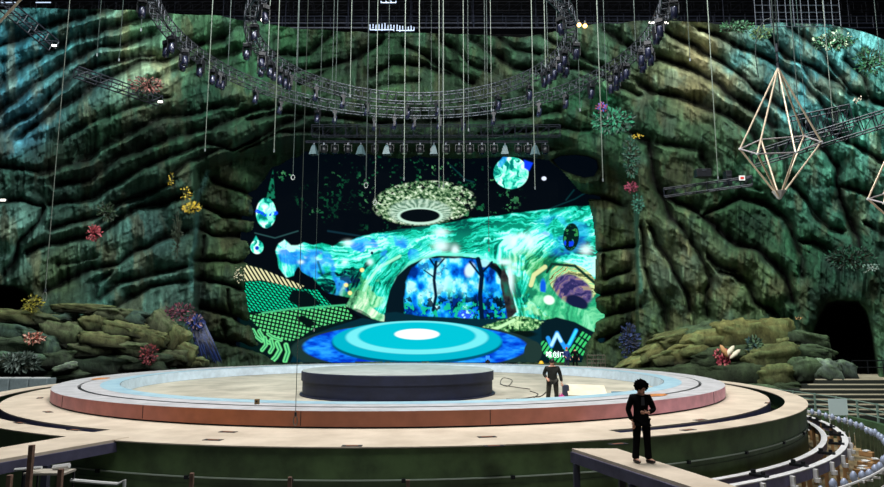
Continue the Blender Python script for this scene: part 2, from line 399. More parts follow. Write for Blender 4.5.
    for ln, cc in (([(208, 172), (198, 198), (195, 230), (192, 258), (192, 290)], (80, 130, 125)), ([(638, 205), (636, 235), (638, 262), (641, 292)], (90, 150, 130))):
        d, _ = seg_dist(wx, wy, ln); k = (np.exp(-(d / 2.2) ** 2) * .8)[..., None]; C = C * (1 - k) + linA(cc) * k  # pale edge highlight painted down both promontory corners
    cd = np.clip(np.exp(-((X - 203) / 6.0) ** 2) * (Y > 185) + np.exp(-((X - 629) / 5.0) ** 2) * (Y > 200), 0, 1); C = C * (1 - .6 * cd)[..., None]  # painted shade on the set-back columns beside those corners
    hi = sstep(.35, .75, flute)[..., None]; C = C * (.9 + .8 * hi)  # flute ridges brightened as painted highlights
    vs = sstep(.5, .72, fbm(X * .16 + 2 * lump, Y * .02, 3, 181))[..., None]; C = C * (1 + .5 * vs)
    for sd in (sh, sc, scl): C = C * (1 - .97 * sstep(2, -1.5, sd))[..., None]  # shade inside the hole and caves painted nearly black
    C = C * 1.04 - C.mean(-1, keepdims=True) * .04; C = np.clip(C * .78, 0.0006, .9)
    P = np.empty(X.shape + (3,))
    v = (X - 442) / F; u = (243.5 - Y) / F; k = D / (cP - u * sP)
    P[..., 0] = v * k; P[..., 1] = D; P[..., 2] = CH + (sP + u * cP) * k
    fx = (X[:-1, :-1] + X[1:, 1:]) / 2; fy = (Y[:-1, :-1] + Y[1:, 1:]) / 2
    keep = (so[:-1, :-1] > -.4)
    lb = np.interp(fy, [0, 150, 170, 200, 240, 400], [262, 230, 210, 197, 194, 194]); rb = np.interp(fy, [0, 150, 200, 240, 300, 400], [600, 640, 636, 634, 638, 634])
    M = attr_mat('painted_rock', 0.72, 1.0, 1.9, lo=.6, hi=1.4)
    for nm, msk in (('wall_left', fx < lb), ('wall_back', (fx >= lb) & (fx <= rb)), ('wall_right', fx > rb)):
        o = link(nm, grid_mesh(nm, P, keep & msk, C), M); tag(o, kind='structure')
build_rock()
# ================================================================== LED SCREEN
SY = 59.0
def build_screen():
    x0 = at(238, 300, SY)[0]; x1 = at(604, 300, SY)[0]; z0 = at(420, 362.5, SY)[2]; z1 = at(420, 146, SY)[2]
    nx, nz = 760, 470
    gx = np.linspace(x0, x1, nx)[None, :] + np.zeros((nz, 1)); gz = np.linspace(z1, z0, nz)[:, None] + np.zeros((1, nx))
    X, Y = proj(gx, SY + 0 * gx, gz)
    C = np.zeros(X.shape + (3,)); C[:] = linA([2, 7, 14])
    def put(mask, col):
        nonlocal C
        mask = np.clip(mask, 0, 1)[..., None]; col = np.asarray(col, float)
        c = linA(col) if col.ndim == 1 else col
        C = C * (1 - mask) + c * mask
    def ell(cx, cy, rx, ry, rot=0, soft=.8):
        c, s = math.cos(rot), math.sin(rot); dx = X - cx; dy = Y - cy
        a = (dx * c + dy * s) / rx; b = (-dx * s + dy * c) / ry; r = np.hypot(a, b)
        return sstep(0, 1, (1 - r) * min(rx, ry) / soft + .5)
    def pol(p, soft=.9, warp=0, ws=.08, seed=3):
        x = X + warp * (fbm(X * ws, Y * ws, 3, seed) - .5) * 2; y = Y + warp * (fbm(X * ws, Y * ws, 3, seed + 7) - .5) * 2
        return sstep(soft, -soft, sdf_poly(x, y, p))
    def stroke(l, w, soft=.7):
        d, _ = seg_dist(X, Y, l); return sstep(w + soft, w - soft, d)
    def mixc(cols, t):
        t = np.clip(t, 0, .9999) * (len(cols) - 1); i = t.astype(int); f = (t - i)[..., None]
        A = linA(np.array(cols)); return A[i] * (1 - f) + A[np.minimum(i + 1, len(cols) - 1)] * f
    N1 = fbm(X * .06, Y * .06, 4, 201); N2 = fbm(X * .15, Y * .15, 4, 211); N3 = fbm(X * .4, Y * .4, 3, 221); NL = fbm(X * .03, Y * .03, 3, 231)
    # faint rig and leaves in the black
    leaf = sstep(.60, .66, N3) * sstep(.50, .60, N2)
    zone = np.clip(ell(405, 180, 75, 30, 0, 18) * .8 + ell(480, 195, 40, 26, 0, 10) + ell(322, 202, 26, 18, 0, 10) * .7 + ell(395, 228, 30, 10, 0, 6) + ell(284, 175, 8, 6, 0, 2), 0, 1)
    put(leaf * zone * .75, mixc([(4, 36, 30), (20, 96, 60), (110, 200, 130)], N1 * 1.5 - .3))
    put(stroke([(255, 233), (275, 238), (298, 231)], .5) * .5, (60, 110, 110)); put(stroke([(328, 231), (360, 236), (372, 240)], .9) * .5, (20, 60, 75))
    for l in ([(450, 165), (466, 180), (474, 182)], [(520, 220), (575, 199), (590, 190)], [(566, 200), (574, 190)]): put(stroke(l, .5) * .5, (15, 70, 75))
    # hanging nest
    m = ell(424, 203, 51, 22, -.06, 2) * sstep(.28, .5, N3 + .5 * ell(422, 206, 34, 14, 0, 8))
    put(m, mixc([(14, 50, 30), (70, 110, 70), (150, 180, 140), (225, 240, 215)], (fbm(X * .35 + Y * .2, Y * .5 - X * .15, 3, 240) - .28) * 2.0))
    rad = np.arctan2(Y - 216, (X - 420) * .4); put(ell(420, 212, 31, 13, 0, 3) * (1 - ell(420, 216, 20, 7)) * .8, mixc([(90, 130, 110), (190, 220, 200)], .5 + .5 * np.sin(rad * 30 + 8 * N2)))
    put(ell(420, 216, 23, 8.5), (190, 225, 205)); put(ell(420, 215.6, 20, 6.6), (4, 10, 16))
    # lanterns
    def lantern(cx, cy, rx, ry, seed):
        sw = fbm(X * .25 + 3 * N2, Y * .12, 3, seed)
        put(ell(cx, cy, rx, ry), mixc([(0, 120, 110), (50, 225, 190), (160, 255, 235), (235, 255, 250)], (sw - .3) * 2.2))
    put(pol([(273, 170), (275, 198), (266, 200)], .6) * sstep(.3, .6, N3), (20, 110, 80)); lantern(266, 213, 10, 15, 260); put(stroke([(257, 211), (265, 215), (276, 213)], 1.8) * sstep(.35, .5, N3), (10, 80, 255))
    put(pol([(256, 236), (262, 246), (250, 247)]), (40, 200, 180)); lantern(257, 247, 6.5, 7, 270); put(ell(257, 248, 2, 2), (0, 60, 200))
    lantern(511, 173, 17.5, 16, 280); put(stroke([(500, 165), (505, 158)], 2.5) * .7, (40, 150, 240)); put(pol([(524, 160), (533, 163), (529, 171), (524, 168)]), (10, 60, 240))
    put(ell(544, 178.5, 2.4, 2), (225, 235, 255))
    # seats of the picture (left)
    put(pol([(240, 262), (262, 268), (300, 285), (356, 318), (330, 330), (300, 345), (290, 362), (240, 362)]), (3, 22, 22))
    def seats(poly, cols, sx, sy, ang, duty=.55, rowduty=.7):
        c, s = math.cos(ang), math.sin(ang); a = (X * c + Y * s) / sx; b = (-X * s + Y * c) / sy
        fa = a - np.floor(a); fb = b - np.floor(b)
        put(pol(poly, .5) * sstep(duty + .1, duty - .1, np.abs(fa - .5) * 2) * sstep(rowduty + .1, rowduty - .1, np.abs(fb - .5) * 2), cols)
    def stripes(poly, col, sp, slope, duty=.5, row=None):
        a = (X - Y * slope) / sp; fa = a - np.floor(a); mk = sstep(duty + .12, duty - .12, np.abs(fa - .5) * 2)
        if row: b = (Y - .28 * X) / row; fb = b - np.floor(b); mk = mk * sstep(.75, .6, np.abs(fb - .5) * 2)
        put(pol(poly, .5) * mk, col)
    stripes([(243, 264), (262, 269), (304, 286), (300, 289), (262, 280), (243, 281)], (225, 222, 170), 4.0, .62, .5)
    stripes([(243, 282), (262, 281), (300, 289), (318, 290), (332, 306), (324, 309), (243, 312)], (10, 205, 150), 3.6, .75, .55, 2.7)
    put(pol([(292, 290), (307, 291), (322, 304), (302, 309), (288, 300)]), (2, 14, 18))
    put(stroke([(262, 313), (290, 309), (345, 305)], .8), (70, 190, 130))
    seats([(247, 315), (305, 309), (345, 306), (354, 318), (335, 323), (314, 328), (300, 338), (288, 342), (262, 332)], (95, 215, 130), 3.9, 3.7, .22, .58, .6)
    put(pol([(303, 315), (318, 324), (308, 328), (296, 318)]), (2, 16, 16))
    for l, w in (([(253, 330), (257, 337), (262, 341)], 1.7), ([(259, 331), (264, 339), (269, 343)], 1.7), ([(265, 338), (266, 345), (262, 350)], 1.8), ([(271, 340), (273, 347), (270, 352)], 1.9), ([(277, 343), (280, 350), (276, 357), (273, 360)], 2.3), ([(286, 345), (288, 352), (285, 361)], 2.3), ([(268, 334), (274, 338), (281, 340)], 1.6)):
        put(stroke(l, w), (110, 226, 140)); put(stroke(l, w * .3), (20, 110, 80))
    # the great root: body
    body = [(276, 250), (279, 243), (285, 240), (291, 246), (298, 246), (304, 243), (314, 245), (322, 243), (332, 246), (342, 241), (352, 240), (364, 236), (382, 233), (402, 229), (425, 226), (448, 223), (470, 219), (490, 217), (512, 214), (540, 210), (568, 207), (584, 206), (590, 205), (606, 220),
            (606, 335), (594, 332), (575, 322), (556, 318), (530, 322), (505, 326), (495, 331), (482, 330), (498, 322), (512, 316), (515, 305), (512, 290), (505, 275), (497, 264), (480, 259), (460, 256), (438, 256), (420, 258), (407, 265), (397, 275), (391, 290), (388, 305), (385, 314), (394, 321), (388, 322), (372, 316), (356, 311), (346, 304), (352, 298), (340, 296), (326, 292), (312, 278), (303, 272), (298, 266), (293, 275), (286, 277), (279, 268)]
    flow = fbm(X * .05 + 1.2 * np.sin(Y * .07), Y * .10 + X * .02, 4, 301)
    G = [[(270, 252), (290, 246), (306, 250), (348, 252), (386, 243), (419, 238), (457, 233), (494, 226), (560, 222), (610, 210)], [(575, 212), (530, 232), (512, 252), (513, 285), (524, 325)], [(425, 238), (398, 254), (376, 280), (362, 312)], [(600, 250), (560, 250), (535, 270), (524, 300)], [(283, 240), (287, 280)]]
    dg_ = np.full(X.shape, 1e9)
    for q, g_ in enumerate(G):
        d_, s_ = seg_dist(X + 5 * (N1 - .5), Y + 5 * (N2 - .5), g_); dg_ = np.where(d_ < np.abs(dg_), np.where(s_ > 0, d_, -d_), dg_)
    sw = np.clip((fbm(dg_ * .22 + 2.5 * N1, (X + Y) * .03 + 1.5 * N2, 4, 305) - .3) * 2.4, 0, 1)
    sw2 = np.clip((fbm(dg_ * .6 + 3 * N1, (X + Y) * .05 + 2 * N2, 3, 306) - .3) * 2.4, 0, 1)
    tone = np.clip(.40 + .75 * (fbm(X * .035, Y * .045, 4, 311) - .45) * 1.8 + .55 * (sw - .5) + .42 * (sw2 - .5) + .12 * (N3 - .5), 0, 1)
    tone = tone + .22 * np.exp(-((X - 450) / 60.0) ** 2 - ((Y - 240) / 14.0) ** 2) + .15 * np.exp(-((X - 555) / 50.0) ** 2 - ((Y - 225) / 22.0) ** 2) + .2 * np.exp(-((X - 512) / 14.0) ** 2 - ((Y - 275) / 40.0) ** 2)
    tone = tone + .06; tone = tone + .10 * ell(540, 225, 60, 20, 0, 15) - .1 * ell(330, 280, 30, 15, 0, 8)
    put(pol(body, .8, 1.2), mixc([(0, 26, 34), (4, 96, 84), (10, 165, 130), (30, 215, 185), (90, 240, 225), (190, 255, 245)], tone))
    bl = sstep(.48, .62, fbm(X * .07, Y * .07, 3, 321)) * np.clip(ell(330, 270, 34, 26, 0, 10) + ell(380, 250, 40, 14, 0, 8) + ell(290, 255, 12, 10, 0, 4) + .6 * ell(560, 235, 30, 20, 0, 8), 0, 1)
    put(pol(body, .8, 1.2) * bl * .85, mixc([(10, 60, 190), (30, 130, 240), (60, 200, 250)], N2 * 1.2))
    put(pol(body, .8, 1.2) * sstep(.50, .60, fbm(X * .09, Y * .09, 3, 331)) * np.clip(ell(332, 285, 26, 14, 0, 6), 0, 1) * .85, (8, 24, 66))
    gr = sstep(.48, .6, fbm(X * .06, Y * .09, 3, 335)) * np.clip(ell(530, 290, 40, 40, 0, 15) + ell(362, 295, 22, 20, 0, 8), 0, 1)
    put(pol(body, .8, 1.2) * gr * .75, mixc([(20, 110, 70), (70, 190, 110), (190, 245, 190)], sw))
    # bright light patches along the trunk
    for (cx, cy, rx, ry) in ((441, 232, 7, 3.5), (441, 246, 8, 6), (455, 250, 4, 5), (433, 268, 3, 2), (348, 243, 5, 3), (522, 236, 5, 3), (530, 242, 5, 8), (514, 241, 4, 6), (586, 250, 6, 5), (505, 262, 7, 3), (370, 262, 3, 3), (301, 262, 3, 2), (345, 262, 3, 2), (510, 280, 4, 16)):
        put(np.exp(-(((X - cx) / rx) ** 2 + ((Y - cy) / ry) ** 2) ** 1.2 * 1.1) * .9, (225, 255, 255))
    for (cx, cy) in ((372, 253), (345, 272), (359, 280)): put(ell(cx, cy, 1.4, 1.6), (2, 20, 60))
    for (cx, cy) in ((346, 285), (350, 293), (362, 270), (407, 293), (407, 311)): put(ell(cx, cy, 2, 2, 0, 1.5), (255, 235, 150))
    put(stroke([(318, 262), (322, 275), (330, 284)], 1.2) * .7, (0, 40, 60)); put(stroke([(360, 300), (366, 285), (378, 268), (400, 256)], 1.4) * .7, (180, 255, 220))
    put(stroke([(392, 300), (396, 280), (410, 263), (436, 254), (475, 255), (498, 262)], 1.6) * .7, (120, 255, 225))
    # root foot left
    put(pol([(350, 297), (356, 290), (366, 292), (370, 306), (380, 313), (394, 318), (393, 322), (380, 322), (366, 316), (352, 309), (346, 306)], .8, 1), mixc([(30, 90, 60), (120, 210, 150), (230, 250, 220)], sw))
    put(ell(362, 314, 10, 3, .5, 1) * .7, (6, 20, 30))
    # forest in the arch
    arch = [(384, 322), (386, 306), (390, 290), (397, 276), (408, 266), (422, 259), (440, 257), (462, 257), (482, 260), (496, 268), (505, 282), (510, 300), (512, 322)]
    put(pol(arch, .7), (3, 20, 30))
    inner = pol([(404, 322), (404, 300), (406, 282), (412, 268), (424, 259.5), (462, 258), (482, 261), (494, 270), (502, 284), (507, 300), (508, 322)], 1.0, 1.5)
    fo = fbm(X * .09, Y * .07, 4, 401) + .10 * ell(455, 275, 30, 18, 0, 20)
    put(inner, mixc([(0, 40, 120), (0, 90, 210), (10, 150, 240), (60, 210, 245), (180, 250, 255)], (fo - .3) * 2.2))
    put(inner * sstep(.56, .62, N2) * sstep(300, 262, Y) * .7, (0, 50, 140))
    put(ell(470, 270, 5, 7, .3, 3) * .8, (225, 255, 255)); put(ell(450, 290, 3, 10, 0, 3) * .6, (90, 255, 230)); put(ell(484, 263, 6, 4, 0, 2) * .8, (180, 250, 255))
    put(inner * sstep(.52, .6, fbm(X * .2, Y * .2, 3, 411)) * sstep(283, 302, Y) * .95, (0, 26, 50))
    put(inner * sstep(.55, .62, fbm(X * .25, Y * .25, 3, 415)) * sstep(290, 308, Y) * .9, (20, 190, 140))
    for l, w in (([(436, 262), (434, 280), (436, 296), (433, 310)], 1.6), ([(430, 259), (436, 268), (444, 259)], .9), ([(478, 259), (482, 275), (480, 295), (482, 320)], 2.3), ([(470, 262), (480, 275), (492, 262)], 1.1), ([(424, 270), (435, 278)], .7)):
        put(stroke(l, w), (0, 22, 48))
    put(ell(466, 314, 8, 5, 0, 1.5) * sstep(.38, .5, N3), (40, 90, 255))
    put(ell(496, 308, 12, 14, 0, 3) * sstep(.45, .52, N2) * .9, (0, 16, 30))
    put(pol([(502, 264), (508, 278), (512, 296), (517, 312), (508, 322), (504, 300), (500, 282)], .8, 1), mixc([(10, 16, 26), (50, 50, 50), (20, 110, 90)], N2 * 1.4 - .2))
    # knot hole
    put(ell(571, 237, 8, 14, .1, 1) * sstep(.25, .4, N2 + .25), (3, 30, 28)); put(ell(571, 237, 7, 13, .1, 1) * sstep(.55, .62, N3) * .9, (50, 150, 80)); put(ell(569, 243, 5, 4, .1, 1) * sstep(.55, .6, N3), (10, 60, 230))
    # pod and lower right roots
    put(pol([(540, 268), (552, 262), (575, 264), (594, 278), (606, 300), (606, 330), (560, 322), (530, 300), (528, 285)], 1, 2), mixc([(10, 90, 70), (40, 170, 120), (130, 230, 170)], sw * .7 + .3 * N1))
    put(ell(573, 283, 25, 18, .45, 1.2), mixc([(90, 100, 60), (225, 235, 160), (120, 210, 150)], sw2))
    put(ell(573, 290, 21, 14, .5, 3), mixc([(40, 40, 90), (90, 76, 130), (170, 140, 120), (70, 140, 130)], sw * .8 + .3 * (N2 - .5) + .0 * N1))
    put(ell(577, 302, 12, 6, .4, 2), (18, 26, 60)); put(stroke([(547, 272), (552, 264), (575, 266), (596, 284)], 1.4), (10, 50, 40)); put(ell(543, 287, 3, 8, 0, 2), (10, 90, 220))
    put(stroke([(531, 285), (534, 275), (545, 267)], 2.2) * .8, (235, 240, 170))
    put(pol([(533, 296), (540, 291), (552, 294), (566, 304), (584, 310), (592, 320), (596, 333), (580, 330), (566, 322), (548, 316), (538, 306)], .8, 1), mixc([(10, 110, 80), (60, 190, 130), (150, 240, 190)], sw * .6 + .4 * N2)); put(ell(549, 300, 5.5, 4.5, .3, 2), (235, 255, 240))
    # floor of the picture
    put(pol([(384, 313), (396, 312), (420, 316), (480, 319), (505, 318), (545, 320), (560, 330), (600, 335), (604, 363), (290, 363), (300, 340), (330, 328), (362, 318), (386, 322)], .8), (4, 40, 52))
    put(pol([(478, 330), (486, 325), (502, 321), (516, 316), (530, 317), (546, 322), (534, 330), (520, 334), (500, 336), (488, 335)], .8, 1.5), mixc([(10, 40, 26), (70, 140, 80), (190, 235, 170)], (N3 - .3) * 2.2))
    put(stroke([(484, 332), (500, 327), (514, 320)], 1.5), (190, 240, 180)); put(ell(522, 334, 14, 3.5, 0, 2), (4, 18, 16))
    put(ell(416, 350, 125, 27, 0, 1), (26, 50, 48))
    put(ell(415, 347, 112, 23, 0, 1), mixc([(0, 50, 190), (10, 110, 235), (40, 160, 245)], (fbm(X * .08, Y * .25, 4, 501) - .3) * 2.2))
    put(ell(417, 343.5, 85, 20.5, 0, 1), (0, 80, 110)); put(ell(417, 341, 84.5, 20, 0, 1), (0, 172, 194))
    put(ell(417, 337.5, 71, 16.7, 0, 1), (112, 226, 232)); put(ell(417, 336, 59, 13.7, 0, 1), (0, 186, 204)); put(ell(417, 334.2, 22.3, 5.4, 0, .8), (240, 255, 255))
    # lower right: dark, seats, emblem
    put(pol([(541, 323), (556, 317), (575, 322), (594, 332), (604, 336), (604, 364), (530, 364), (542, 350)], .8), (4, 26, 34))
    for l, w in (([(546, 350), (552, 356), (562, 360)], 4), ([(544, 344), (549, 350)], 3), ([(566, 348), (574, 354)], 3), ([(578, 340), (588, 347)], 3.2), ([(574, 347), (583, 353)], 2.6), ([(582, 334), (592, 340)], 2.5)):
        put(stroke(l, w) * sstep(.30, .45, .5 + .5 * np.sin(X * 1.3 + Y * .9)), (60, 200, 110))
    put(ell(533, 352, 9, 11, 0, 1), (30, 52, 48))
    lg = [(548, 338), (551.5, 346), (557, 333), (561, 341), (565, 347.5), (569, 345), (576, 330.5)]
    put(stroke(lg, 2.0), (40, 150, 240)); put(stroke([(551.5, 345), (557, 334), (561, 341)], 1.5) * .9, (190, 245, 255)); put(stroke([(569, 344), (576, 331)], 1.2) * .9, (60, 230, 250))
    root = empty('video_screen', ((x0 + x1) / 2, SY, z0), label='huge glowing video screen showing a teal tree root over a blue round stage', cat='screen')
    P = np.stack([gx - root.location[0], 0 * gx, gz - z0], -1)
    o = link('screen_panel', grid_mesh('screen_panel', P, None, np.clip(C, 0, 1)), attr_mat('screen_glow', emission=1.2), root)
    w = x1 - x0; fr = MB()
    fr.box((0, .25, (z1 - z0) / 2), (w + .1, .3, z1 - z0 + .1)); fr.build('housing', M_BLACK, root)
    for i in range(9):
        MB().box((-w / 2 + w * (i + .5) / 9, .1, -z0 / 2 - .02), (.35, .5, z0)).build('foot', M_BLACK, root)
    # lettering of the emblem
    cu = bpy.data.curves.new('emblem_lettering', 'FONT'); cu.body = '唯创IT'; cu.size = .62; cu.extrude = .01; cu.align_x = 'CENTER'
    tmp = bpy.data.objects.new('tmp', cu); COL.objects.link(tmp); cu.materials.append(mat('white_glow', (240, 250, 250), emit=(230, 245, 250), estr=1.2))
    mm = bpy.data.meshes.new_from_object(tmp.evaluated_get(bpy.context.evaluated_depsgraph_get())); bpy.data.objects.remove(tmp, do_unlink=True)
    t = bpy.data.objects.new('emblem_lettering', mm); COL.objects.link(t); t.parent = root
    p = at(555.5, 357, SY - .03); t.location = (p[0] - root.location[0], -.03, p[2] - z0); t.rotation_euler = (PI / 2, 0, 0)
build_screen()
# ================================================================== STAGE
CX, CY = -2.29, 35.32
def deck_mat(name, col, col2, sc, rough=.75):
    return mat(name, col, rough, noise=.1, scale=sc, col2=col2, bump=.05)
M_DECK = deck_mat('cream_deck', (208, 192, 174), (186, 170, 152), .8)
M_FLOOR = deck_mat('worn_inner_floor', (190, 182, 166), (156, 150, 136), .7)
M_POOL = mat('pool_wall_green', (74, 96, 56), .55, noise=.35, scale=1.1, bump=.1)
M_SLOT = mat('slot_dark', (16, 16, 22), .8)
M_LAV = mat('lavender_steel', (120, 118, 165), .5, .1, noise=.2, scale=3)
M_WHITE = mat('white_paint', (225, 225, 225), .5, noise=.06, scale=3)
def angp(px, py, z=0):
    p = at_z(px, py, z); return math.atan2(p[1] - CY, p[0] - CX), math.hypot(p[0] - CX, p[1] - CY)

# setting: basin floor and far floor
o = MB().box((0, 30, -2.45), (110, 100, .3)).build('floor', mat('basin_floor', (30, 36, 26), .8, noise=.4, scale=.5)); tag(o, kind='structure')
# the stage floor disc
deck = empty('stage_deck', (CX, CY, -2.3), label='large round cream stage deck with green pool wall beneath', cat='stage')
def L(mb, name, m, parent=deck, n=None, sh=True):
    o = mb.build(name, m, parent); fixn(o); return sharp(o, 30) if sh else o
zt = 2.3
L(MB().lathe([(0, zt), (17.7, zt), (17.7, zt - .55), (17.3, zt - .55), (0, zt - .55)], n=220), 'deck_plate', M_DECK)
L(MB().lathe([(18.25, zt), (19.07, zt), (19.07, zt - .03), (18.25, zt - .03)], n=220, closed_prof=True), 'deck_rim', M_DECK)
L(MB().lathe([(17.0, zt - .95), (19.0, zt - .95)], n=160), 'slot_floor', M_SLOT)
L(MB().lathe([(17.72, zt - .04), (17.72, zt - .5)], n=220), 'deck_edge_band', M_LAV)
a_l = angp(88, 433)[0]; a_r = angp(655, 440)[0]
L(MB().lathe([(17.69, zt - .001), (18.26, zt - .001), (18.26, zt - .15), (17.69, zt - .15)], n=60, a0=a_l, a1=a_r, closed_prof=True), 'deck_bridge', M_DECK)
L(MB().lathe([(19.0, zt - .03), (19.03, zt - .04), (18.98, zt - .5), (18.98, 0), (18.7, 0)], n=220), 'pool_wall', M_POOL)
mb = MB().lathe([(18.98, zt - .78), (19.02, zt - .78), (19.02, zt - .81), (18.98, zt - .81)], n=150, a0=-PI * 1.05, a1=PI * .1, closed_prof=True)
L(mb, 'wall_rail', mat('pale_rail', (170, 180, 165), .5), sh=False)
for i in range(22):
    a = -PI + (i + .5) * PI / 22; MB().box((math.cos(a) * 19.04, math.sin(a) * 19.04, zt - .8), (.08, .10, .09), rz=a).build('rail_clamp', M_BLACK, deck)
for px, py in ((20, 423), (75, 430), (352, 446), (494, 446), (40, 398), (48, 412), (228, 432), (487, 437), (213, 440), (688, 430), (768, 403), (700, 420), (618, 444)):
    p = at_z(px, py, 0); a = math.atan2(p[1] - CY, p[0] - CX)
    h = MB().box((0, 0, 0), (.22, .5, .012)).build('hatch', M_SLOT, deck); h.location = (p[0] - CX, p[1] - CY, zt + .003); h.rotation_euler = (0, 0, a)
    MB().box((0, 0, .006), (.1, .3, .01)).build('hatch_grate', mat('rusty_grate', (120, 70, 45), .6), h)
# inner floor
L(MB().lathe([(0, zt + .006), (13.4, zt + .006)], n=160), 'inner_floor', M_FLOOR)
# ring curb
ring = empty('ring_curb', (CX, CY, 0), label='raised ring wall painted pink and orange around the stage floor', cat='curb')
mring = bpy.data.materials.new('ring_paint'); mring.use_nodes = True; nt = mring.node_tree; b = nt.nodes['Principled BSDF']; b.inputs['Roughness'].default_value = .55
tc = nt.nodes.new('ShaderNodeTexCoord'); sx = nt.nodes.new('ShaderNodeSeparateXYZ'); nt.links.new(tc.outputs['Object'], sx.inputs[0])
mr = nt.nodes.new('ShaderNodeMapRange'); mr.inputs[1].default_value = -16; mr.inputs[2].default_value = 16; nt.links.new(sx.outputs['X'], mr.inputs[0])
nz = nt.nodes.new('ShaderNodeTexNoise'); nz.inputs['Scale'].default_value = .5; nz.inputs['Detail'].default_value = 5; nt.links.new(tc.outputs['Object'], nz.inputs['Vector'])
ad = nt.nodes.new('ShaderNodeMath'); ad.operation = 'MULTIPLY_ADD'; ad.inputs[1].default_value = .06; nt.links.new(nz.outputs['Fac'], ad.inputs[0]); nt.links.new(mr.outputs[0], ad.inputs[2])
cr = nt.nodes.new('ShaderNodeValToRGB'); els = cr.color_ramp.elements
els[0].position = .05; els[0].color = (*lin((220, 156, 176)), 1); els[1].position = .98; els[1].color = (*lin((228, 168, 194)), 1)
for p, c in ((.22, (196, 126, 124)), (.38, (164, 94, 60)), (.5, (134, 80, 58)), (.62, (148, 90, 68)), (.72, (178, 112, 100)), (.84, (220, 156, 174))):
    e = els.new(p); e.color = (*lin(c), 1)
nt.links.new(ad.outputs[0], cr.inputs[0])
n2 = nt.nodes.new('ShaderNodeTexNoise'); n2.inputs['Scale'].default_value = 2.2; n2.inputs['Detail'].default_value = 8; nt.links.new(tc.outputs['Object'], n2.inputs['Vector'])
m2 = nt.nodes.new('ShaderNodeMapRange'); m2.inputs[1].default_value = .3; m2.inputs[2].default_value = .7; m2.inputs[3].default_value = .85; m2.inputs[4].default_value = 1.15; nt.links.new(n2.outputs['Fac'], m2.inputs[0])
vm = nt.nodes.new('ShaderNodeVectorMath'); vm.operation = 'MULTIPLY'; nt.links.new(cr.outputs[0], vm.inputs[0]); nt.links.new(m2.outputs[0], vm.inputs[1]); nt.links.new(vm.outputs[0], b.inputs['Base Color'])
M_TOP = mat('ring_top_grey', (176, 174, 178), .6, noise=.16, scale=1.6, bump=.04)
M_IN = mat('ring_inner_blue', (168, 196, 208), .45, noise=.12, scale=1.4, col2=(140, 176, 196))
ZR = .496
def R_(prof, name, m, n=260, cp=False, a0=0, a1=2 * PI): return L(MB().lathe(prof, n=n, closed_prof=cp, a0=a0, a1=a1), name, m, ring)
R_([(16.01, .05), (16.01, ZR)], 'outer_panel', mring)
R_([(15.95, 0), (16.0, .06)], 'foot_shade_strip', M_SLOT)  # dark strip modelled for the shadow at the ring's foot
R_([(16.01, ZR), (15.05, ZR), (15.05, ZR - .10), (14.92, ZR - .10), (14.92, ZR + .01), (13.42, ZR + .01)], 'top_plate', M_TOP)
R_([(14.2, ZR + .014), (13.42, ZR + .014)], 'blue_band', M_IN)
R_([(13.4, ZR + .01), (13.3, .02)], 'inner_wall', mat('inner_wall_paint', (190, 204, 216), .5, noise=.12, scale=2))
R_([(15.05, ZR - .095), (14.92, ZR - .095)], 'groove', M_SLOT)
for i in range(18):
    a = i * 2 * PI / 18 + .06
    MB().box((math.cos(a) * 16.015, math.sin(a) * 16.015, ZR / 2 + .03), (.01, .018, ZR - .08), rz=a).build('panel_joint', M_SLOT, ring)
for px, py in ((80, 379), (711, 400)):
    a, r = angp(px, py, ZR)
    mb = MB()
    for k in range(13):
        t = -1 + k / 6.0; w = .34 * math.sqrt(max(0, 1 - t * t)) + .01; aa = a + t * .055
        mb.v += [(math.cos(aa) * (14.98 - w), math.sin(aa) * (14.98 - w), ZR + .016), (math.cos(aa) * (14.98 + w), math.sin(aa) * (14.98 + w), ZR + .016)]
        if k: n = len(mb.v); mb.f.append((n - 4, n - 2, n - 1, n - 3))
    L(mb, 'crescent_slot', mat('rust_orange', (190, 120, 60), .7, noise=.5, scale=3), ring, sh=False)
# round revolve
drum = empty('round_platform', (-2.04, 30.85, 0), label='round navy blue platform with pale grey top on the stage floor', cat='platform')
M_NAVY = mat('navy_cloth', (22, 28, 56), .65, noise=.25, scale=1.5)
L(MB().lathe([(4.5, .0), (4.5, .06), (4.38, .06), (4.38, .66), (4.44, .66), (4.44, 1.04), (4.40, 1.08)], n=128), 'skirt', M_NAVY, drum)
L(MB().lathe([(0, 1.1), (4.36, 1.1), (4.42, 1.07)], n=128), 'platform_top', mat('grey_top', (152, 158, 156), .55, noise=.14, scale=1.2), drum)
# far walk behind ring: low white curb plates and screen base
plate = MB().box((0, 0, 0), (30, 5.5, .1)).build('apron', mat('apron_tan', (176, 158, 134), .7, noise=.2, scale=.6)); plate.location = (-2, 55.2, -.1); tag(plate, kind='structure', label='tan apron floor between the ring and the video screen', cat='floor')
plate.name = 'floor_apron'
